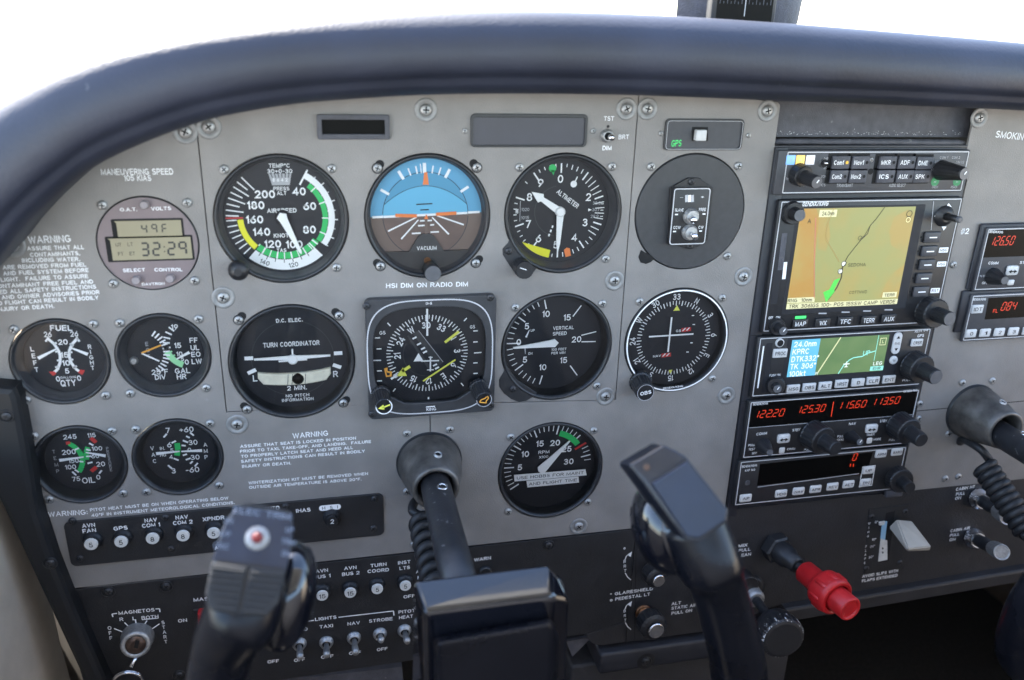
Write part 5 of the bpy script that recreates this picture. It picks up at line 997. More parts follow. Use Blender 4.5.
for px, py in ((782, 450.5), (869.5, 440.7)): x, z = a(px, py, FD+1); b = MB(); bbox(b, x-2.5, x+2.5, z-2.6, z+2.6, FD, FD+1.6, 'key_white', 1.0, 2); b.build('small_button', t)
rknob(t, 763, 445.5, 770, 452.5, 6.2, 3, 13, pointer=False); rknob(t, 850, 436.5, 860, 442, 5.6, 3, 14, pointer=True)
rknob(t, 812, 434, 836, 449, 12, 6.4, 26, inner=True, step=.5, tip='knob_black'); rknob(t, 898, 424.5, 922, 440.5, 11.6, 6.2, 27, inner=True, step=.5, tip='knob_black')

# autopilot
x0, x1, z0, z1 = rpx((740.5, 464), (907, 445), (897, 487), (735, 506.5))
t = radio('autopilot_controller', 'autopilot radio with white keys along the bottom, lowest in the stack', 'radio', x0, x1, z0, z1, 'face_black')
b = MB(); p4 = [a(x, y, FD) for x, y in ((760, 464), (873, 452), (866, 474.5), (757, 485.5))]; prism(b, p4, FD, FD+.13, 'window_black'); line(b, [a(757.5, 487, FD), a(859, 473.5, FD)], .7, FD+.2, 'print_grey')
p_ = a(851.8, 460.5, FD); seg(b, '0', p_[0], p_[1], 6.2, 3.2, FD+.2, 'led_red', .11, .22); 
for k in (0, 1): stroke(b, a(850.5+k*3, 463.5, FD), a(850+k*3, 466.5, FD), .8, FD+.2, 'led_red')
b.build('red_display', t)
L = MB(); tp(L, 'BENDIX/KING', (742, 466.8), (757, 465.2), 2.0, FD+.15); tp(L, 'KAP 140', (745, 470.6), (755, 469.5), 2.0, FD+.15)
c4 = [a(x, y, FD) for x, y in ((862.5, 466.5), (875.5, 465), (871.8, 485.5), (858.5, 487.3))]; contour(L, c4, .6, FD+.15, 'print_white'); lathe(L, (*a(747.5, 482.8, FD), FD), [(2.4, 0), (2.2, .4)], 'face_grey', 16); L.build('lettering', t)
for s, px, py in (('AP', 746, 498.5), ('HDG', 781.5, 494), ('NAV', 799, 491.6), ('APR', 816, 489.5), ('REV', 833, 487), ('ALT', 849, 484.7), ('ARM', 881.5, 454.2), ('BARO', 897.5, 452.2), ('UP', 868.8, 470.6), ('DN', 866, 482.8)): key(t, px, py, 10.6, 7, s, bev=1.2, ts=2.4)
rknob(t, 896, 477, 910, 488, 11, 5.4, 20, inner=True, step=.45, tip='knob_black')
b = MB(); o = a3(889, 491, 1); bbox(b, o[0]-4, o[0]+12, o[1]-5, o[1]+2, -1, 4, 'recess_grey', 1); b.build('bracket', t)

# second stack
t = thing('transponder_rack', 'black bezel around the second radio stack at the right edge', 'rack', 450, -50)
b = MB(); q4 = [a(x, y, 3) for x, y in ((979, 224), (1100, 231), (1090, 360), (955, 343), (967, 292))]
bbox(b, 421, 600, -65.5, -13, 0, 3, 'rack_black', 1.5); bbox(b, 418.5, 600, -101, -66.2, 0, 3, 'rack_black', 1.2); b.build('rack_frame', t)
A_, B_ = a(988, 229, FD), a(975, 290, FD); x0 = (A_[0]+B_[0])/2; 
t = radio('nav_com_radio', 'second radio at the right edge reading 126.50 in red digits', 'radio', x0, x0+152, B_[1], A_[1], 'face_grey', d0=2.5)
b = MB(); w4 = [a(x, y, FD) for x, y in ((990, 231), (1035, 234), (1030, 257.5), (984, 257.5))]; prism(b, [(x0+1, A_[1]-.8), (x0+151, A_[1]-.8), (x0+151, w4[3][1]), (x0+1, w4[3][1])], FD, FD+.12, 'window_black')
p_ = a(988, 245.3, FD); seg(b, '126.50', p_[0]+.8, p_[1], 6.6, 2.75, FD+.2, 'led_red', .105, .22, 1.66); b.build('red_display', t)
L = MB(); tp(L, 'BENDIX/KING', (989.5, 231.6), (1003, 232.2), 1.9, FD+.15); tp(L, 'COMM', (988.5, 263), (998.5, 263), 2.2, FD+.15); tp(L, 'STBY', (1020, 262.5), (1030, 262.5), 2.2, FD+.15); tp(L, 'PULL TEST', (980, 276), (985, 276), 1.6, FD+.15, 'print_white', 0); tp(L, 'OFF', (982, 283), (988, 283), 2, FD+.15); L.build('lettering', t)
swap(t, 1013, 270.5); rknob(t, 992, 276, 1005, 280.5, 6.6, 3.4, 15); x, z = a(1011, 282.5, FD+1); b = MB(); bbox(b, x-3, x+3, z-2.2, z+2.2, FD, FD+1.4, 'key_white', .9); b.build('small_button', t)
A_, B_ = a(971.5, 296, FD), a(964.5, 340.5, FD); x0 = (A_[0]+B_[0])/2
t = radio('transponder', 'transponder at the right edge showing 084 over white number keys', 'radio', x0, x0+152, B_[1], A_[1], 'face_grey', d0=2.5)
b = MB(); prism(b, [a(988.5, 298, FD), (x0+150, A_[1]-1.5), (x0+150, a(990, 318, FD)[1]), a(984.5, 319.5, FD)], FD, FD+.12, 'window_black')
p_ = a(992, 311.5, FD); text(b, 'FL', p_[0]+3, p_[1]+.4, FD+.2, 3, 'led_red', w=4.6); seg(b, '084', p_[0]+7.6, p_[1]+.6, 6.6, 3.1, FD+.2, 'led_red', .11, .22, 1.6); b.build('red_display', t)
L = MB(); tp(L, 'BENDIX/KING', (973, 299.5), (986, 299.2), 1.9, FD+.15); L.build('lettering', t)
key(t, 978, 309.3, 10, 7, 'IDT')
for k in range(8): key(t, 971.5+k*14.2, 333.8-k*.7, 10, 7, str(k) if k < 4 else '', bev=1)

# ================================================================== LOWER BLACK PANELS
t = thing('breaker_panel', 'narrow black breaker strip with rounded right end below the small gauges', 'breaker panel', -140, -220)
b = MB(); q4 = [a(x, y, 1.6) for x, y in ((62, 522.5), (383, 494), (384, 535), (72, 567))]; x0, x1, z0, z1 = (q4[0][0]+q4[3][0])/2, q4[1][0], (q4[2][1]+q4[3][1])/2, (q4[0][1]+q4[1][1])/2
prism(b, rrect(x0, x1, z0, z1, 4), .05, 1.6, 'dark_panel', .4); b.build('strip', t)
L = MB(); d = 1.75
for s, p_, q_ in (('AVN', (82, 526), (95, 524.8)), ('FAN', (82.5, 531.3), (96, 530)), ('GPS', (113.5, 528.8), (127.5, 527.5)), ('NAV', (144.5, 520.7), (157, 519.4)), ('COM 1', (142, 526), (160, 524.3)), ('NAV', (175.5, 517.8), (188, 516.5)), ('COM 2', (173, 523.3), (192.5, 521.5)), ('XPNDR', (202.5, 519.5), (224.5, 517.3)), ('AUTO', (264, 509), (279.5, 507.5)), ('PILOT', (262.5, 514.5), (280.5, 512.7)), ('IHAS', (296, 511), (310.5, 509.5)), ('AUTOPILOT', (214.5, 548), (246, 545))): tp(L, s, p_, q_, 3.1, d, 'print_white', .026)
x, z = a(330, 507.5, d); flat(L, rrect(x-7.6, x+7.6, z-2.2, z+2.2, 2), d, 'print_white'); text(L, 'H  S  I', x, z, d+.12, 2.6, 'hole', w=11, bold=0); L.build('lettering', t)
for px, py in ((72, 521.5), (80, 559), (165, 518), (171, 549.5), (285.5, 507), (374.5, 499.5), (373.5, 529)): screwp(t, px, py, 1.6, SDS)
def breaker(num, px, py, label, d=1.6, out=False, grp='round white circuit breaker buttons'):
    x, z = a(px, py, d+6); t = thing('circuit_breaker', label, 'breaker', x, z, d, grp)
    b = MB(); lathe(b, (x, z, d), [(6.2, 0), (6.2, 2), (5.2, 2.6), (4.9, 5)], 'knob_black', 28); b.build('collar', t)
    b = MB(); lathe(b, (x, z, d), [(4.3, 3), (4.3, 6), (3.9, 6.6)], 'knob_black' if out else 'white_plastic', 28); text(b, num, x, z, d+6.75, 3.6, 'print_white' if out else 'hole', w=4.6 if len(num) > 1 else None, bold=.01); b.build('button', t)
    return t
for num, px, py, lab in (('5', 91, 544.5, 'white breaker button 5 under the words AVN FAN'), ('5', 121, 542, 'white breaker button 5 under the word GPS'), ('8', 152.5, 538.7, 'white breaker button 8 under NAV COM 1'), ('8', 183, 536, 'white breaker button 8 under NAV COM 2'), ('5', 213.5, 533.3, 'white breaker button 5 under the word XPNDR')): breaker(num, px, py, lab)
breaker('2', 332, 521, 'black breaker button 2 under the pale HSI tag', out=True)

lp = thing('lower_panel', 'black crackle-finish lower panel with switches, push-pull knobs and flap lever', 'panel', 100, -300)
b = MB(); R_ = [( -247, -255), (163.6, -255), (163.8, -345), (130, -352), (-120, -357), (-232, -340)]
plate(b, R_, [], -2, .4, 'dark_panel', .3); b.build('switch_plate', lp)
b = MB(); cr = [(128+16-16*math.sin(t_), -366+16-16*math.cos(t_)) for t_ in (1.4, 1.05, .7, .35, 0)]
plate(b, [(164.4, -255), (239, -255), (239, -246), (990, -246), (990, -328), (300, -349), (250, -366)] + [(cr[-1][0]+6, -366)] + [(164.4, -366)], [], -2, .4, 'crackle_black', .3)
plate(b, [(163.6, -345.5), (163.8, -366)] + list(reversed(cr)) + [(130, -352.4)], [], -2, .4, 'crackle_black', .3); b.build('knob_plate', lp)
b = MB(); prism(b, [(306, -347.5), (990, -323), (990, -337), (306, -362)], -4, 9, 'crackle_black', 2.2); b.build('bottom_edge', lp)
L = MB(); d = .55
for s, p_, q_ in (('MASTER', (193.5, 600), (222, 597)), ('ON', (178, 621), (187, 620)), ('OFF', (267.5, 662), (279, 660.8)), ('AVN', (315.5, 571.5), (328, 570)), ('BUS 1', (313.5, 577.5), (330.5, 575.5)), ('AVN', (344, 568.5), (356.5, 567.2)), ('BUS 2', (342, 574.5), (359.5, 572.5)),
        ('TURN', (370.5, 565.8), (386.5, 564)), ('COORD', (367.5, 571.5), (389, 569.5)), ('INST', (398, 563), (410.5, 561.6)), ('LTS', (399.5, 568.5), (410, 567.2)), ('AVN', (415.8, 571.8), (428, 570.4)), ('MASTER', (417.5, 577.6), (442, 575)), ('LIGHTS', (315, 619.5), (336.5, 617)), ('LAND', (294.5, 630.5), (307.5, 628.8)), ('TAXI', (319.5, 627), (333, 625.5)), ('NAV', (347.5, 624), (360, 622.5)), ('STROBE', (369, 621.2), (392.5, 618.6)),
        ('PITOT', (398.5, 612.3), (415, 610.4)), ('HEAT', (399, 617.7), (413, 616)), ('OFF', (294, 660.5), (305, 659)), ('OFF', (321, 657.3), (333.5, 655.8)), ('OFF', (349, 653.5), (361, 652.2)), ('OFF', (376.8, 649.8), (387.5, 648.5)), ('OFF', (403.5, 597), (415, 595.7)), ('WARN', (474, 560), (491, 557.8)),
        ('MAGNETOS', (118.5, 613.2), (154.5, 609.6)), ('R', (119.5, 619.5), (123.5, 619.2)), ('L', (132.5, 618.5), (136, 618.2)), ('BOTH', (141.5, 618), (158.5, 616.3)),
        ('* GLARESHIELD', (610, 594.5), (653, 588.5)), ('o PEDESTAL LT', (610, 600), (650, 594)), ('ALT', (671.5, 604), (681, 602.6)), ('STATIC AIR', (671.5, 608.5), (697, 604.8)), ('PULL ON', (671.5, 613.5), (692, 610.2)), ('MIX', (738.5, 546), (747.5, 544.8)), ('PULL', (738.5, 550.7), (750.5, 549)), ('LEAN', (738.5, 555.8), (751, 554)),
        ('CABIN HT', (956, 489.5), (975, 486.5)), ('PULL', (956, 494.3), (965, 493)), ('ON', (955.2, 498.5), (961, 497.6)), ('CABIN AIR', (950.5, 531), (970, 527.8)), ('PULL', (950, 535.5), (959.5, 534)), ('ON', (949.5, 540), (955.5, 539)), ('AVOID SLIPS WITH', (862.3, 576.5), (898, 570.5)), ('FLAPS EXTENDED', (862, 581), (897.5, 575.2))):
    tp(L, s, p_, q_, 3.0, d, 'print_white', .026)
for pts in (((113, 617), (112, 614), (117, 613.3)), ((155.5, 609), (159.5, 608.7), (160, 612)), ((304, 621.8), (314, 620.3)), ((338.5, 617.3), (393.5, 611), (394, 615.5)), ((114, 628.5), (123, 632)), ((124.5, 622.5), (128, 626)), ((135.5, 620), (136, 623.5)), ((147, 620.5), (144.5, 624.5)), ((142, 619.7), (158.5, 618)), ((159.5, 623.8), (152, 629))): line(L, [a(x, y, d) for x, y in pts], .8, d, 'print_white')
for k, ch in enumerate('OFF'): text(L, ch, *a(109.5+k*.7, 628+k*5, d), d, 3, bold=.01)
for k, ch in enumerate('START'): text(L, ch, *a(163+k*.7, 622.5+k*4.8, d), d, 3, bold=.01)
for oy, tp0 in ((0, (628, 552)), (49.5, (628, 601.5))):
    line(L, [a(x, y+oy, d) for x, y in ((630, 553), (626.5, 556), (624.8, 560))], .7, d, 'print_white'); line(L, [a(x, y+oy, d) for x, y in ((625.3, 573), (627.5, 577), (631, 580))], .7, d, 'print_white'); flat(L, [a(x, y+oy, d) for x, y in ((627.5, 555), (630.8, 557), (632, 551.5))], d, 'print_white')
    for k, ch in enumerate('BRT'): text(L, ch, *a(624.6+k*.3, 561.5+oy+k*4.6, d), d, 2.8, bold=.01)
text(L, 'o', *a(624.5, 548, d), d, 2.6)
flat(L, [(186, -361), (205, -361), (205, -352), (180, -352)], -.2, 'hole')
line(L, [a(636.3, 533, d), a(634.5, 640, d)], .5, d, 'hole'); L.build('lettering', lp)
for px, py in ((549, 546), (108, 592.5), (166, 587), (179, 676)): screwp(lp, px, py, .4, SD)
b = MB(); lathe(b, (*a(485, 572, 1), .4), [(5.4, 0), (5.2, 2), (4.2, 2.6)], 'knob_black', 24, mcap='hole'); b.build('warning_lamp', lp)
for num, px, py, lab in (('15', 322.3, 595.8, 'white breaker button 15 under AVN BUS 1'), ('15', 350.3, 593, 'white breaker button 15 under AVN BUS 2'), ('5', 377.3, 589.3, 'white breaker button 5 under TURN COORD'), ('5', 405.5, 586, 'white breaker button 5 under INST LTS')): breaker(num, px, py, lab, .4)
for bx, by, tx, ty, lab in ((299.3, 645, 300.2, 658, 'toggle switch flipped down, under LAND, nearest the left yoke grip'), (326.3, 643.5, 326.6, 656, 'toggle switch flipped down, under the word TAXI'), (354, 639, 355.8, 653.5, 'toggle switch flipped down, under the word NAV'), (380, 635, 381.2, 640.5, 'toggle switch pointing straight out, under the word STROBE'), (404.5, 631.5, 407.5, 642, 'toggle switch half hidden by the yoke, under PITOT HEAT')):
    toggle('toggle_switch', lab, bx, by, tx, ty, .4, 17, 'panel light and heat toggle switches', 5.4, 'steel', (1.7, 2.7))
t = thing('master_switch', 'red rocker master switch partly behind the left yoke grip', 'switch', *a(206, 630)); b = MB(); q_ = [a(x, y, 6) for x, y in ((197.5, 613.5), (218, 611), (216, 643), (199, 645))]; prism(b, q_, .4, 7, 'red_plastic', 1); b.build('rocker', t)
b = MB(); q_ = [a(x, y, 1) for x, y in ((193.5, 609.5), (222, 606.5), (221, 654), (197, 656))]; prism(b, q_, .4, 2, 'knob_black', .4); b.build('frame', t)

# magneto switch, key, ring
t = thing('magneto_switch', 'round metal ignition key switch below the word MAGNETOS', 'switch', *a(137, 636))
o = a3(138, 636, .4); e = a3(135.5, 645.5, 14); ax = Vector(e)-Vector(o); l_ = ax.length; b = MB()
lathe(b, o, [(11.2, 0), (11.2, 3), (10.4, 4), (10.2, l_-2), (9.6, l_-.6), (8.6, l_), (7.0, l_), (6.8, l_-.8)], 'steel', 48, axis=ax); b.build('barrel', t)
b = MB(); lathe(b, o, [(6.8, l_-1), (6.6, l_-.4), (3, l_)], 'lock_brown', 32, axis=ax); stroke(b, (e[0]-1, e[1]-5), (e[0]+2, e[1]+4.4), 2.6, e[2]+.4, 'hole'); b.build('keyway', t)
t = thing('key_ring', 'split key ring with small link hanging from the ignition switch', 'key ring', *a(128, 672, 20), 20)
b = MB(); tube(b, [a3(136.5, 657, 15), a3(133.5, 662, 17), a3(131, 667, 19)], [1.6, 1.3, 1.6], 'chrome', 10); b.build('link', t)
rc = a3(128.5, 681, 19); b = MB(); ring = [(rc[0]+9.6*math.cos(2*PI*k/36), rc[1]+9.6*math.sin(2*PI*k/36), rc[2]+1.5*math.sin(2*PI*k/36)) for k in range(37)]; tube(b, ring, 1.1, 'chrome', 8, cap=False); tube(b, [(x*1.0+.3, z+.4, d+1.6) for x, z, d in ring], .9, 'chrome', 8, cap=False); b.build('ring', t)

# push-pull and rotary knobs
def dimmer(name, label, bx, by, ex, ey, r, ring, d1, cat='knob'):
    o, e = a3(bx, by, .4), a3(ex, ey, d1); ax = Vector(e)-Vector(o); l_ = ax.length; t = thing(name, label, cat, o[0], o[1], .4)
    if ring: b = MB(); lathe(b, o, [(7.2, 0), (7.2, 1.4), (6, 2.2), (5.2, 2.2), (5.2, 4.5), (4, 5)], 'copper', 24, axis=ax); b.build('nut', t)
    b = MB(); lathe(b, o, [(r*.9, l_*.35), (r, l_*.42), (r*1.02, l_*.8), (r*.82, l_*.86), (r*.62, l_*.88), (r*.62, l_-1)], 'knob_black', 40, axis=ax, flute=-.03, smooth=False)
    b.build('grip', t); b = MB(); lathe(b, o, [(r*.60, l_*.85), (r*.60, l_-.6), (r*.54, l_), (r*.5, l_-.05), (r*.46, l_-.05), (r*.42, l_)], 'chrome', 32, axis=ax); b.build('cap', t); return t
dimmer('dimmer_knob', 'black dimmer knob with silver cap behind the right yoke grip', 645, 565, 659.5, 581.5, 9, False, 24)
dimmer('dimmer_knob', 'black dimmer knob with silver cap and copper nut, below GLARESHIELD text', 643, 612, 656.8, 631.5, 11.5, True, 27)
def control(name, label, o, e, parts): pass
t = thing('mixture_control', 'red vernier mixture knob on a black plunger shaft', 'control knob', *a(775, 546))
o = a3(773, 545, .4); e = a3(851, 610, 88); ax = Vector(e)-Vector(o); l_ = ax.length
b = MB(); lathe(b, o, [(13, 0), (13, 8), (11.5, 9.5)], 'knob_black', 6, axis=ax, smooth=False); lathe(b, o, [(9.5, 9), (9.5, 19), (7.5, 22), (7, 30), (5.6, 31)], 'knob_black', 32, axis=ax); b.build('bushing', t)
b = MB(); lathe(b, o, [(3.2, 28), (3.2, l_*.5)], 'dark_steel', 20, axis=ax); b.build('shaft', t)
b = MB(); lathe(b, o, [(7.6, l_*.42), (9.2, l_*.44), (9.4, l_*.60), (11, l_*.62), (14.6, l_*.66), (15.4, l_*.70), (15.4, l_*.80), (14.6, l_*.835), (12.4, l_*.85), (12.2, l_*.84), (11.0, l_*.84)], 'red_plastic', 48, axis=ax, cap=False)
vsg = []
for k in range(8):
    an = 2*PI*k/8; A = ax.normalized(); U = Vector((0, 1, 0)); U = (U-A*U.dot(A)).normalized(); V = A.cross(U); c_ = Vector(o)+A*l_*.745+(U*math.cos(an)+V*math.sin(an))*13.6
    lathe(b, c_-A*6, [(1, 0), (2.6, 1.5), (2.6, 10), (1, 12)], 'red_plastic', 10, axis=ax)
b.build('vernier_knob', t)
b = MB(); lathe(b, o, [(9.8, l_*.82), (9.8, l_*.985), (9.0, l_), (7.6, l_-.4), (7.2, l_-1.6)], 'red_plastic', 40, axis=ax); b.build('release_button', t)
t = thing('throttle_control', 'round black throttle knob with scuffed rim below the red knob', 'control knob', *a(748, 590))
o = a3(748, 588, .4); e = a3(784, 640, 70); ax = Vector(e)-Vector(o); l_ = ax.length
b = MB(); lathe(b, o, [(14, 0), (14, 3), (12, 5)], 'knob_black', 40, axis=ax); lathe(b, o, [(8, 4), (8, 16), (6, 18)], 'steel', 24, axis=ax); b.build('friction_lock', t)
b = MB(); lathe(b, o, [(4, 16), (4, l_-20)], 'dark_steel', 20, axis=ax); b.build('shaft', t)
b = MB(); lathe(b, o, [(5, l_-30), (9, l_-26), (15.6, l_-19), (17.6, l_-12), (17.6, l_-4)], 'worn_black', 48, axis=ax, cap=False); lathe(b, o, [(17.9, l_-9), (18, l_-5), (17.6, l_-2.2), (16, l_-.6)], 'scuffed', 84, axis=ax, cap=False, flute=-.035, smooth=False); lathe(b, o, [(16, l_-.6), (14, l_)], 'knob_black', 48, axis=ax); b.build('knob', t)
for k, (nm, lab, bx, by, ex, ey) in enumerate((('cabin_heat_control', 'silver push-pull knob beside CABIN HT, partly behind the coiled cord', 976, 496.5, 1008, 517.5), ('cabin_air_control', 'silver push-pull knob beside CABIN AIR', 971.5, 537, 1002, 552.5))):
    t = thing(nm, lab, 'control knob', *a(bx, by)); o = a3(bx, by, .4); e = a3(ex, ey, 50); ax = Vector(e)-Vector(o); l_ = ax.length
    b = MB(); lathe(b, o, [(9.5, 0), (9.5, 2), (8.8, 3), (8.8, 5), (9.2, 5), (9.2, 7), (7, 8.4), (6.6, 14)], 'chrome', 36, axis=ax); b.build('bushing', t)
    b = MB(); lathe(b, o, [(5.6, 12), (5.6, l_*.5), (4, l_*.52), (4, l_-14)], 'knob_black', 24, axis=ax); b.build('shaft', t)
    b = MB(); lathe(b, o, [(5.4, l_-17), (6.4, l_-15), (6.8, l_-9), (6.8, l_-1), (6.4, l_), (6.0, l_-.3)], 'steel', 40, axis=ax, flute=-.03, smooth=False, cap=False); lathe(b, o, [(6.8, l_-1), (6.5, l_+.2), (5.9, l_+.1), (5.4, l_-.5)], 'steel', 40, axis=ax, mcap='steel'); b.build('knob', t)
b_ = MB(); pl = a3(902, 592-68, .4)
t = thing('flap_control', 'light grey wedge flap lever beside a blue and white position strip', 'lever', *a(890, 535))
b = MB(); q_ = [a(x, y, .8) for x, y in ((869, 509.5), (909, 504.5), (902, 568), (864, 574))]; prism(b, q_, .45, 1.2, 'dark_panel', .2); b.build('mounting_plate', t)
b = MB(); flat(b, [a(x, y, 1.3) for x, y in ((886, 513), (895, 511), (888.5, 561), (879, 562.5))], 1.3, 'hole'); b.build('slot', t)
b = MB(); prism(b, [a(x, y, 1.6) for x, y in ((882.3, 521.8), (887.3, 521.3), (885, 540), (880.6, 538.5))], .8, 1.7, 'flap_blue'); prism(b, [a(x, y, 1.6) for x, y in ((880.8, 538.6), (887, 540.5), (887.2, 559.5), (878.3, 561.4))], .8, 1.9, 'white_plastic'); prism(b, [a(x, y, 2) for x, y in ((879, 522.2), (884.8, 521.2), (884.2, 524.4), (879.2, 525.2))], 1.4, 2.6, 'white_plastic')
for y in (547.5, 551.5): stroke(b, a(882.3, y, 2), a(883.2, y+1.8, 2), 1.3, 2.05, 'hole')
b.build('position_strip', t)
b = MB()
V8 = [a3(888, 531, 4), a3(893, 518.5, 4), a3(896.2, 518.6, 8), a3(911.5, 521, 14), a3(931.3, 546.8, 44), a3(907.8, 549.2, 44), a3(907.5, 551.8, 43), a3(929.5, 551.5, 43), a3(911, 533, 6), a3(895, 519.5, 10)]
bm = bmesh.new(); pts8 = [a3(888.5, 527, 4), a3(896.5, 519.2, 9), a3(911.8, 520.6, 9), a3(931.5, 546.5, 42), a3(908, 549.3, 42), a3(907, 551.6, 38), a3(930.5, 550.6, 38), a3(893, 529, 2), a3(908, 530, 2)]
vv = [bm.verts.new(p) for p in pts8]; r_ = bmesh.ops.convex_hull(bm, input=vv); bmesh.ops.bevel(bm, geom=[e_ for e_ in bm.edges if len(e_.link_faces) == 2 and e_.calc_face_angle(0) > .35], offset=1.0, segments=2, affect='EDGES'); bm.verts.index_update(); bm.normal_update()
b.add([v.co[:] for v in bm.verts], [[v.index for v in f.verts] for f in bm.faces], 'flap_grey'); bm.free(); b.build('lever', t)
L = MB()
for s, x, y in (('0°', 876.5, 522), ('10°', 874, 539.5), ('20°', 872.5, 546.3), ('30°', 871, 557)): text(L, s, *a(x, y, 1.4), 1.4, 2.4, bold=.01, ang=4)
for k, ch in enumerate('WING'): text(L, ch, *a(869.2-k*.4, 523.5+k*4.2, 1.4), 1.4, 2.3, bold=.01)
for k, ch in enumerate('FLAPS'): text(L, ch, *a(866.2-k*.4, 546.5+k*4.1, 1.4), 1.4, 2.3, bold=.01)
L.build('lettering', t)
for px, py in ((872.2, 517), (906, 512), (900.5, 563), (867, 569)): screwp(t, px, py, 1.2, SDS)
t = thing('panel_knob', 'dark round knob mostly hidden by the right yoke stem', 'knob', *a(742, 578)); b = MB(); o = a3(742, 579, .4); lathe(b, o, [(10, 0), (10, 9), (9.2, 11)], 'knob_black', 40, mcap='knob_black'); contour(b, circle(o[0], o[1], 9.4, 32), .4, 11.1, 'print_grey'); b.build('knob', t)

# under-panel ledge, pedestal, footwell
t = thing('pedestal', 'dark pedestal and bracket under the middle of the panel', 'pedestal', 190, -400)
b = MB(); bbox(b, 140, 300, -392, -371, -40, 6, 'recess_grey' if 0 else 'rack_black', 2.5); bbox(b, 120, 330, -700, -392.5, -60, -8, 'crackle_black', 3); b.build('body', t)
b = MB(); o = a3(646, 661, 6); flat(b, circle(o[0], o[1], 8, 24), 6.2, 'hole'); b.build('bracket_hole', t); screw(t, o[0], o[1], 6.3, SD)
b = MB(); prism(b, [a(x, y, -6) for x, y in ((566, 641), (592, 636), (572, 656))], -8, -5, 'recess_grey'); b.build('brace', t); b = MB(); prism(b, [a(x, y, -6) for x, y in ((270, 681), (402, 666), (404, 690), (270, 705))], -12, -5, 'recess_grey'); b.build('brace', t)

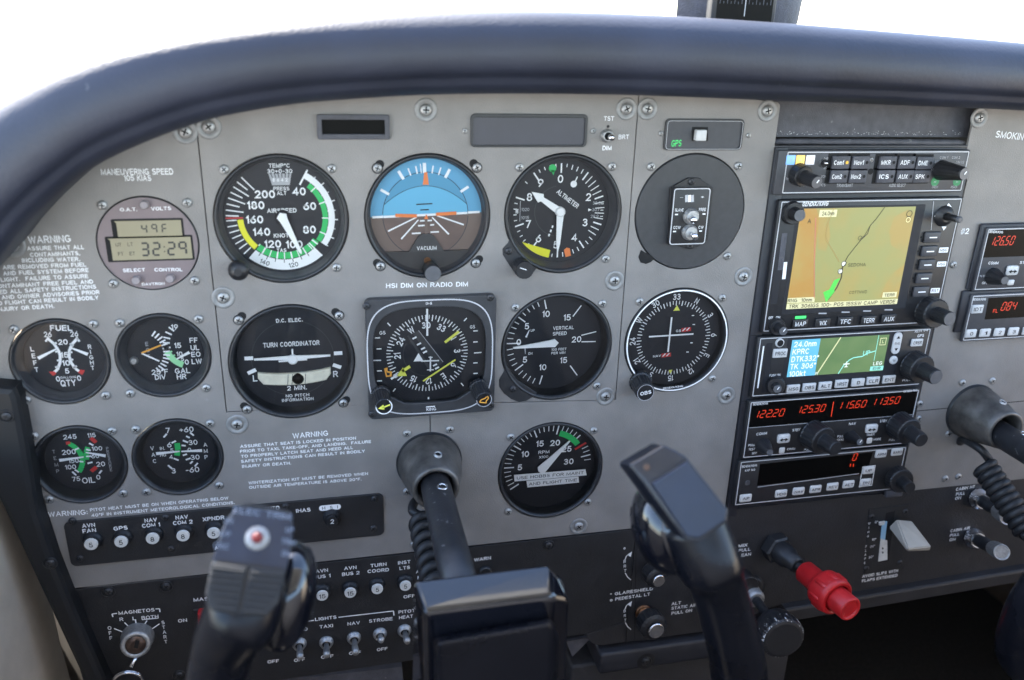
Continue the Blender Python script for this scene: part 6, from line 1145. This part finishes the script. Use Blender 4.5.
# ================================================================== YOKES
def hull(mb, pts, m, bev, mangle=.3, seg=3):
    bm = bmesh.new(); vv = [bm.verts.new(p) for p in pts]; r_ = bmesh.ops.convex_hull(bm, input=vv)
    bmesh.ops.delete(bm, geom=[v for v in bm.verts if not v.link_faces], context='VERTS')
    bmesh.ops.dissolve_limit(bm, angle_limit=.09, verts=bm.verts, edges=bm.edges)
    bmesh.ops.bevel(bm, geom=[e_ for e_ in bm.edges if len(e_.link_faces) == 2 and e_.calc_face_angle(0) > mangle], offset=bev, segments=seg, profile=.5, affect='EDGES', clamp_overlap=True)
    bm.verts.index_update(); bm.normal_update()
    mb.add([v.co[:] for v in bm.verts], [[v.index for v in f.verts] for f in bm.faces], m, False); bm.free()
def yoke(label, dx=0, gx=0):
    """dx moves the shaft and hub, gx the horns"""
    t = thing('control_yoke', label, 'control yoke', dx, -176, 200)
    b = MB(); tube(b, [(dx-1, -178, -30), (dx-1, -178, 30), (dx-1.5, -178.5, 100), (dx-2, -179, 175)], [10.3, 10.3, 10.4, 10.6], 'worn_black', 32); b.build('column', t)
    b = MB(); p_ = Vector((dx+1, -168.2, 54)); lathe(b, p_, [(3.6, 0), (3.4, .7), (2.4, .8), (2.3, .2)], 'chrome', 20, axis=(.08, 1, .12), mcap='hole'); b.build('lock_hole', t)
    H = lambda px, py, d: Vector(a3(px, py, d)) + Vector((dx, 0, 0))
    b = MB(); hp = [H(413, 580, 173), H(552, 563, 173), H(424, 613, 187), H(552, 597, 187), H(566, 584, 176), H(570, 600, 184)]
    hull(b, hp+[Vector((p_.x, -240, p_.z+(3 if p_.z > 180 else -20))) for p_ in hp], 'gloss_black', 6, .25, 6); b.build('hub', t)
    b = MB(); hp = [H(433, 637, 186), H(551, 617, 186), H(436, 643, 203), H(553, 622, 203), H(560, 640, 196)]
    hull(b, hp+[Vector((p_.x, -244, p_.z+3)) for p_ in hp], 'grip_black', 2.6, .25, 4); b.build('hub_cover', t)
    S = lambda px, py, d: Vector(a3(px, py, d)) + Vector((gx, 0, 0))
    for s, pts in ((-1, [(-20+dx-gx, -232, 178), (-62, -258, 184), (-104, -262, 190), (-131, -240, 195), (-134, -208, 197), (-126, -176, 200), (-119, -150, 201)] + [tuple(S(242, 612, 205)-Vector((gx, 0, 0))), tuple(S(249, 575, 196)-Vector((gx, 0, 0)))]),
                   (1, [(36+dx-gx, -236, 178), (80, -264, 184), (122, -274, 190), (148, -250, 195), (147, -218, 197), (133, -176, 200), (121, -146, 201)] + [tuple(S(707, 562, 203)-Vector((gx, 0, 0))), tuple(S(690, 520, 194)-Vector((gx, 0, 0)))])):
        b = MB(); secs = []; n = len(pts)
        P = [Vector((p_[0]+gx, p_[1], p_[2])) for p_ in pts]
        hw = (16, 15, 15, 15, 14.5, 13.5, 14, 16.5, 16.5); hd = (15, 14, 14, 15, 16, 16, 17.5, 20, 18)
        for i in range(n):
            T = (P[min(i+1, n-1)]-P[max(i-1, 0)]).normalized(); B = Vector((0, 0, 1)); B = (B-T*B.dot(T)).normalized(); N = T.cross(B); secs.append((P[i], N*hw[i], B*hd[i]))
        fin = []
        for i in range(n-1):
            for k in range(5):
                u = k/5; c_ = [secs[max(i-1, 0)], secs[i], secs[i+1], secs[min(i+2, n-1)]]
                cr_ = lambda j: .5*((2*c_[1][j])+(-c_[0][j]+c_[2][j])*u+(2*c_[0][j]-5*c_[1][j]+4*c_[2][j]-c_[3][j])*u*u+(-c_[0][j]+3*c_[1][j]-3*c_[2][j]+c_[3][j])*u**3)
                fin.append((cr_(0), cr_(1), cr_(2)))
        fin.append(secs[-1]); loft(b, fin, 'grip_black', 32, 2.5); b.build('grip', t); b = MB()
        # swell behind the switch head
        cb, ub = (S(287, 596, 184), S(296, 554, 178)) if s < 0 else (S(664, 529, 183), S(652, 492, 176))
        U_ = (ub-cb).normalized(); B = Vector((0, 0, 1)); B = (B-U_*B.dot(U_)).normalized(); N = U_.cross(B); el = []
        for k in range(15):
            q_ = -1+2*k/14; r_ = math.sqrt(max(0, 1-q_*q_))*.98+.02; el.append((cb+U_*((27 if s < 0 else 25)*q_), N*(13.5 if s < 0 else 16.5)*r_, B*20*r_))
        loft(b, el, 'gloss_black', 28, 2.1); b.build('grip_swell', t)
        # switch head
        b = MB()
        if s < 0:
            F = [S(x, y, 203+(y-509)*.27) for x, y in ((245, 507), (290, 516), (293, 540), (284, 582), (273, 607), (260, 618), (221, 614), (206, 600), (206, 585), (221, 530), (232, 511))]
            back = Vector((1, -9, -25))
        else:
            F = [S(646, 481, 207), S(686, 456, 207), S(729, 510, 220), S(727.5, 522, 222.5), S(700, 543, 227), S(686, 541, 226), S(629, 465, 200), S(664, 444.5, 200)]
            back = Vector((-2, -9, -25))
        C_ = sum(F[:6], Vector())/6 if s > 0 else sum(F, Vector())/len(F)
        hull(b, F+[C_+(f-C_)*.97+back*.5 for f in F]+[C_+(f-C_)*.8+back for f in F], 'yoke_head', 2.6, .2)
        if s < 0: Ud = S(262, 512, 204)-S(241, 615, 231.6); Rt = S(290, 560, 217)-S(213, 560, 217)
        else: Ud = S(666, 468.5, 207)-S(708, 529, 224); Rt = S(686, 456, 207)-S(646, 481, 207)
        Ud.normalize(); Nd = Rt.cross(Ud).normalized(); Vd = Ud.cross(Nd)
        if s < 0: C_ = S(250, 562, 217.3)
        else: C_ = (F[0]+F[1]+(F[2]+F[3])/2+(F[4]+F[5])/2)/4
        mtx = Matrix(((Vd.x, Ud.x, Nd.x, C_.x), (Vd.y, Ud.y, Nd.y, C_.y), (Vd.z, Ud.z, Nd.z, C_.z), (0, 0, 0, 1)))
        def X(mb): mb.v = [tuple(mtx @ Vector(p_)) for p_ in mb.v]
        b.build('switch_head', t)
        b = MB()
        if s < 0:
            for x0, x1 in ((-15.5, -.6), (.6, 15.5)):
                sg = -1 if x0 < -5 else 1; prism(b, [(sg*.6, -2), (sg*15.2, -2), (sg*14.6, -15), (sg*11, -20.5), (sg*.6, -21.5)], -1, 1.6, 'trim_rubber', .7)
                for k in range(7): xe = min(14.6, 8.2+k*1.6) if k < 4 else 14.6; bbox(b, min(sg*.9, sg*xe), max(sg*.9, sg*xe), -20.2+k*2.55, -19.0+k*2.55, 1.2, 2.2, 'trim_rubber', .3, 1)
            prism(b, [(-15, -.8), (15.4, -.8), (15, 12), (13.5, 22), (-9, 22), (-13, 14)], -.6, .35, 'yoke_switch', .3)
            for tx_, x, y in (('ON', -12, 15.5), ('A/P', -12.5, 10), ('DISC', -12.5, 5), ('UP', 13.5, 15), ('TRIM', 14, 10), ('DN', 14, 5)): text(b, tx_, x, y, .6, 2.2, 'print_dim', bold=.005)
            text(b, 'ELEC TRIM', 1, 20.5, .6, 2.6, 'print_dim', w=24, bold=.005); X(b); b.build('trim_switch', t)
            b = MB(); lathe(b, (1, 10, 0), [(5.2, 0), (5.0, .8), (3.8, 1.5), (2.6, 1.7)], 'washer', 32); lathe(b, (1, 10, 1.4), [(2.4, 0), (2.2, 1.2), (1.2, 1.8)], 'dull_red', 20); X(b); b.build('disconnect_button', t)
        else:
            cv = [C_+(f-C_)*.88 for f in F[:6]]; m_ = mtx.inverted(); pz = max((m_ @ p_).z for p_ in cv); prism(b, [tuple((m_ @ p_)[:2]) for p_ in cv], -1.5, pz+.5, 'yoke_switch', .6); X(b); b.build('cover', t)
            b = MB(); c2 = (F[0]+F[6])/2*.75+(F[1]+F[7])/2*.25; n2 = (F[1]-F[0]).cross(F[7]-F[0]).normalized(); lathe(b, c2+n2*.2, [(1.7, -.5), (1.4, .4)], 'lock_brown', 16, axis=n2); b.build('cover_screw', t)
    return t
y1 = yoke('black glossy control yoke in front of the panel with two switch-topped grips')
yoke('second control yoke at the right edge, its shaft leaving a grey cone', 456, 476)
def cone(label, x, z):
    t = thing('yoke_collar', label, 'collar', x, z, 0)
    b = MB(); lathe(b, (x, z, 0), [(23.8, 0), (23.8, 1.2), (23, 2.5)], 'bezel_black', 56, cap=False); lathe(b, (x, z, 0), [(22.8, 1.8), (22.2, 10), (20.0, 22), (17.2, 33), (16.2, 38), (15.2, 39.2), (13.4, 39), (12.2, 36), (11.8, 20)], 'cast_alloy', 56, cap=False); b.build('cone', t)
    b = MB(); lathe(b, (x+3, z+19.2, 26), [(3.0, -.8), (2.8, .8), (2.0, .9), (1.9, .2)], 'steel', 20, axis=(.15, 1, .22), mcap='hole'); b.build('screw_hole', t)
    return t
cone('worn grey metal cone round the left yoke shaft', -1, -178.5); cone('worn grey metal cone round the right yoke shaft', 455, -173)
def coil(name, label, lead, p0, p1, turns, r, w, bow=(0, 0, 0)):
    t = thing(name, label, 'cord', *lead[0]); P0, P1 = Vector(p0), Vector(p1); A = (P1-P0).normalized(); U = Vector((1, 0, 0)); U = (U-A*U.dot(A)).normalized(); V = A.cross(U); pts = []
    n = int(turns*18)
    for k in range(n+1):
        u = k/n; an = 2*PI*turns*u; pts.append(P0.lerp(P1, u)+Vector(bow)*math.sin(PI*u)+(U*math.cos(an)+V*math.sin(an))*r)
    lead_ = [Vector(p) for p in lead]+[pts[0]]; sm = []
    for i in range(len(lead_)-1):
        for k in range(5):
            u = k/5; a_, b_, c_, d_ = lead_[max(i-1, 0)], lead_[i], lead_[i+1], lead_[min(i+2, len(lead_)-1)]; sm.append(.5*((2*b_)+(c_-a_)*u+(2*a_-5*b_+4*c_-d_)*u*u+(3*b_-a_-3*c_+d_)*u**3))
    b = MB(); tube(b, sm+pts, w, 'rubber', 10); b.build('cable', t)
coil('coiled_cord', 'coiled black cord hanging behind the left yoke shaft', [a3(417, 500, 0), a3(414, 503, 14), a3(413, 512, 24)], a3(421, 520, 30), a3(437, 592, 95), 7, 6.4, 3.2)
coil('coiled_cord', 'coiled black cord below the right yoke shaft', [a3(960, 442, 0), a3(965, 440, 10), a3(980, 449, 26), a3(988, 458, 30)], a3(984, 466, 32), a3(1030, 535, 80), 10.5, 7.5, 3.3)

# ================================================================== LEFT EDGE, SIDE WALL AND CABIN
t = thing('edge_moulding', 'black vinyl edge trim with screws running down the left of the panel', 'trim', -255, -220, 5)
b = MB(); prism(b, [a(x, y, 14) for x, y in ((-30, 385), (14, 389), (18, 400), (25, 437), (37, 512), (53, 560), (71, 605), (104, 680), (125, 740), (100, 745), (78, 672), (37, 585), (2, 510), (-30, 450))], -20, 14, 'trim_rubber', 4); b.build('strip', t)
for px, py in ((6, 417), (50, 564)): screwp(t, px, py, 14, SD)
def struct(name, mb): o = mb.build(name); o['kind'] = 'structure'; return o
mb = MB(); n = 24; prof = [(-250-6*math.sin(k/5), -560+ k*20) for k in range(22)]
prof = [(-258-22*min(1, (k/14))-4*math.sin(k/3), -620+k*21) for k in range(24)]
ds = (-30, 60, 160, 300, 500, 900, 1500)
vs = [(x-d*.05, z, d) for d in ds for x, z in prof]; npf = len(prof)
mb.add(vs, [(i*npf+k, i*npf+k+1, (i+1)*npf+k+1, (i+1)*npf+k) for i in range(len(ds)-1) for k in range(npf-1)], 'beige_trim', True)
struct('wall_trim', mb)
mb = MB(); bbox(mb, -420, 1000, -760, -740, -700, 1700, 'carpet', 0); struct('floor', mb)
mb = MB(); ol = [(r[17+3].x, r[17+3].y) for r in rs]; ol = [(x, z-7) for x, z in ol]; prism(mb, [(-420, -740), (-420, ol[0][1])]+ol+[(1000, ol[-1][1]-20), (1000, -740)], -460, -440, 'carpet'); struct('firewall_wall', mb)
mb = MB(); bbox(mb, -420, 1000, 520, 550, 470, 1700, 'headliner', 0); struct('roof', mb)
mb = MB(); bbox(mb, -420, 1000, -740, -20, 1700, 1730, 'seat_dark', 0); bbox(mb, -420, 1000, 440, 520, 1700, 1730, 'seat_dark', 0); struct('wall_aft', mb)
mb = MB(); bbox(mb, -400, 960, -740, 10, 780, 900, 'seat_dark', 0); struct('light_blocker', mb)  # added unseen block in place of seats, darkens the lower panel
mb = MB(); bbox(mb, 985, 1000, -740, -40, -440, 1700, 'beige_trim', 0); bbox(mb, 985, 1000, -40, 520, 1050, 1120, 'beige_trim', 0); struct('wall_right', mb)
mb = MB(); bbox(mb, -420, -405, -740, -160, -440, 1700, 'beige_trim', 0); bbox(mb, -420, -405, -160, 520, 1050, 1120, 'beige_trim', 0); struct('wall_left', mb)
mb = MB(); g = 400000; mb.add([(-g, -2300, -g), (g, -2300, -g), (g, -2300, g), (-g, -2300, g)], [(0, 1, 2, 3)], 'concrete'); struct('ground', mb)

# ================================================================== LIGHT
SUN_EL, SUN_AZ = math.radians(44), math.radians(-28)       # azimuth measured from straight ahead, towards the right
w = bpy.data.worlds.new('World'); sc.world = w; w.use_nodes = True; nt = w.node_tree
sky = nt.nodes.new('ShaderNodeTexSky'); sky.sky_type = 'NISHITA'; sky.sun_disc = False; sky.sun_elevation = SUN_EL; sky.sun_rotation = SUN_AZ; sky.dust_density = 1.3; sky.ozone_density = .5
bg = nt.nodes['Background']; bg.inputs['Strength'].default_value = .12; nt.links.new(sky.outputs[0], bg.inputs['Color'])
sd = bpy.data.lights.new('sun', 'SUN'); sd.energy = 3.6; sd.angle = math.radians(.5); sd.color = (1, .96, .9); so = bpy.data.objects.new('sun', sd); col.objects.link(so)
dirv = Vector((math.sin(SUN_AZ)*math.cos(SUN_EL), math.cos(SUN_AZ)*math.cos(SUN_EL), math.sin(SUN_EL)))
so.rotation_euler = dirv.to_track_quat('Z', 'Y').to_euler(); so.location = (0, 0, 3)
sc.view_settings.view_transform = 'Standard'; sc.view_settings.look = 'None'; sc.view_settings.exposure = EXP; sc.view_settings.gamma = 1
sc.render.engine = 'CYCLES'; sc.cycles.max_bounces = 8; sc.cycles.transparent_max_bounces = 8; sc.cycles.use_denoising = True
try: sc.cycles.denoiser = 'OPENIMAGEDENOISE'
except Exception: pass
for o in list(sc.objects):
    if '_org' in o: del o['_org']
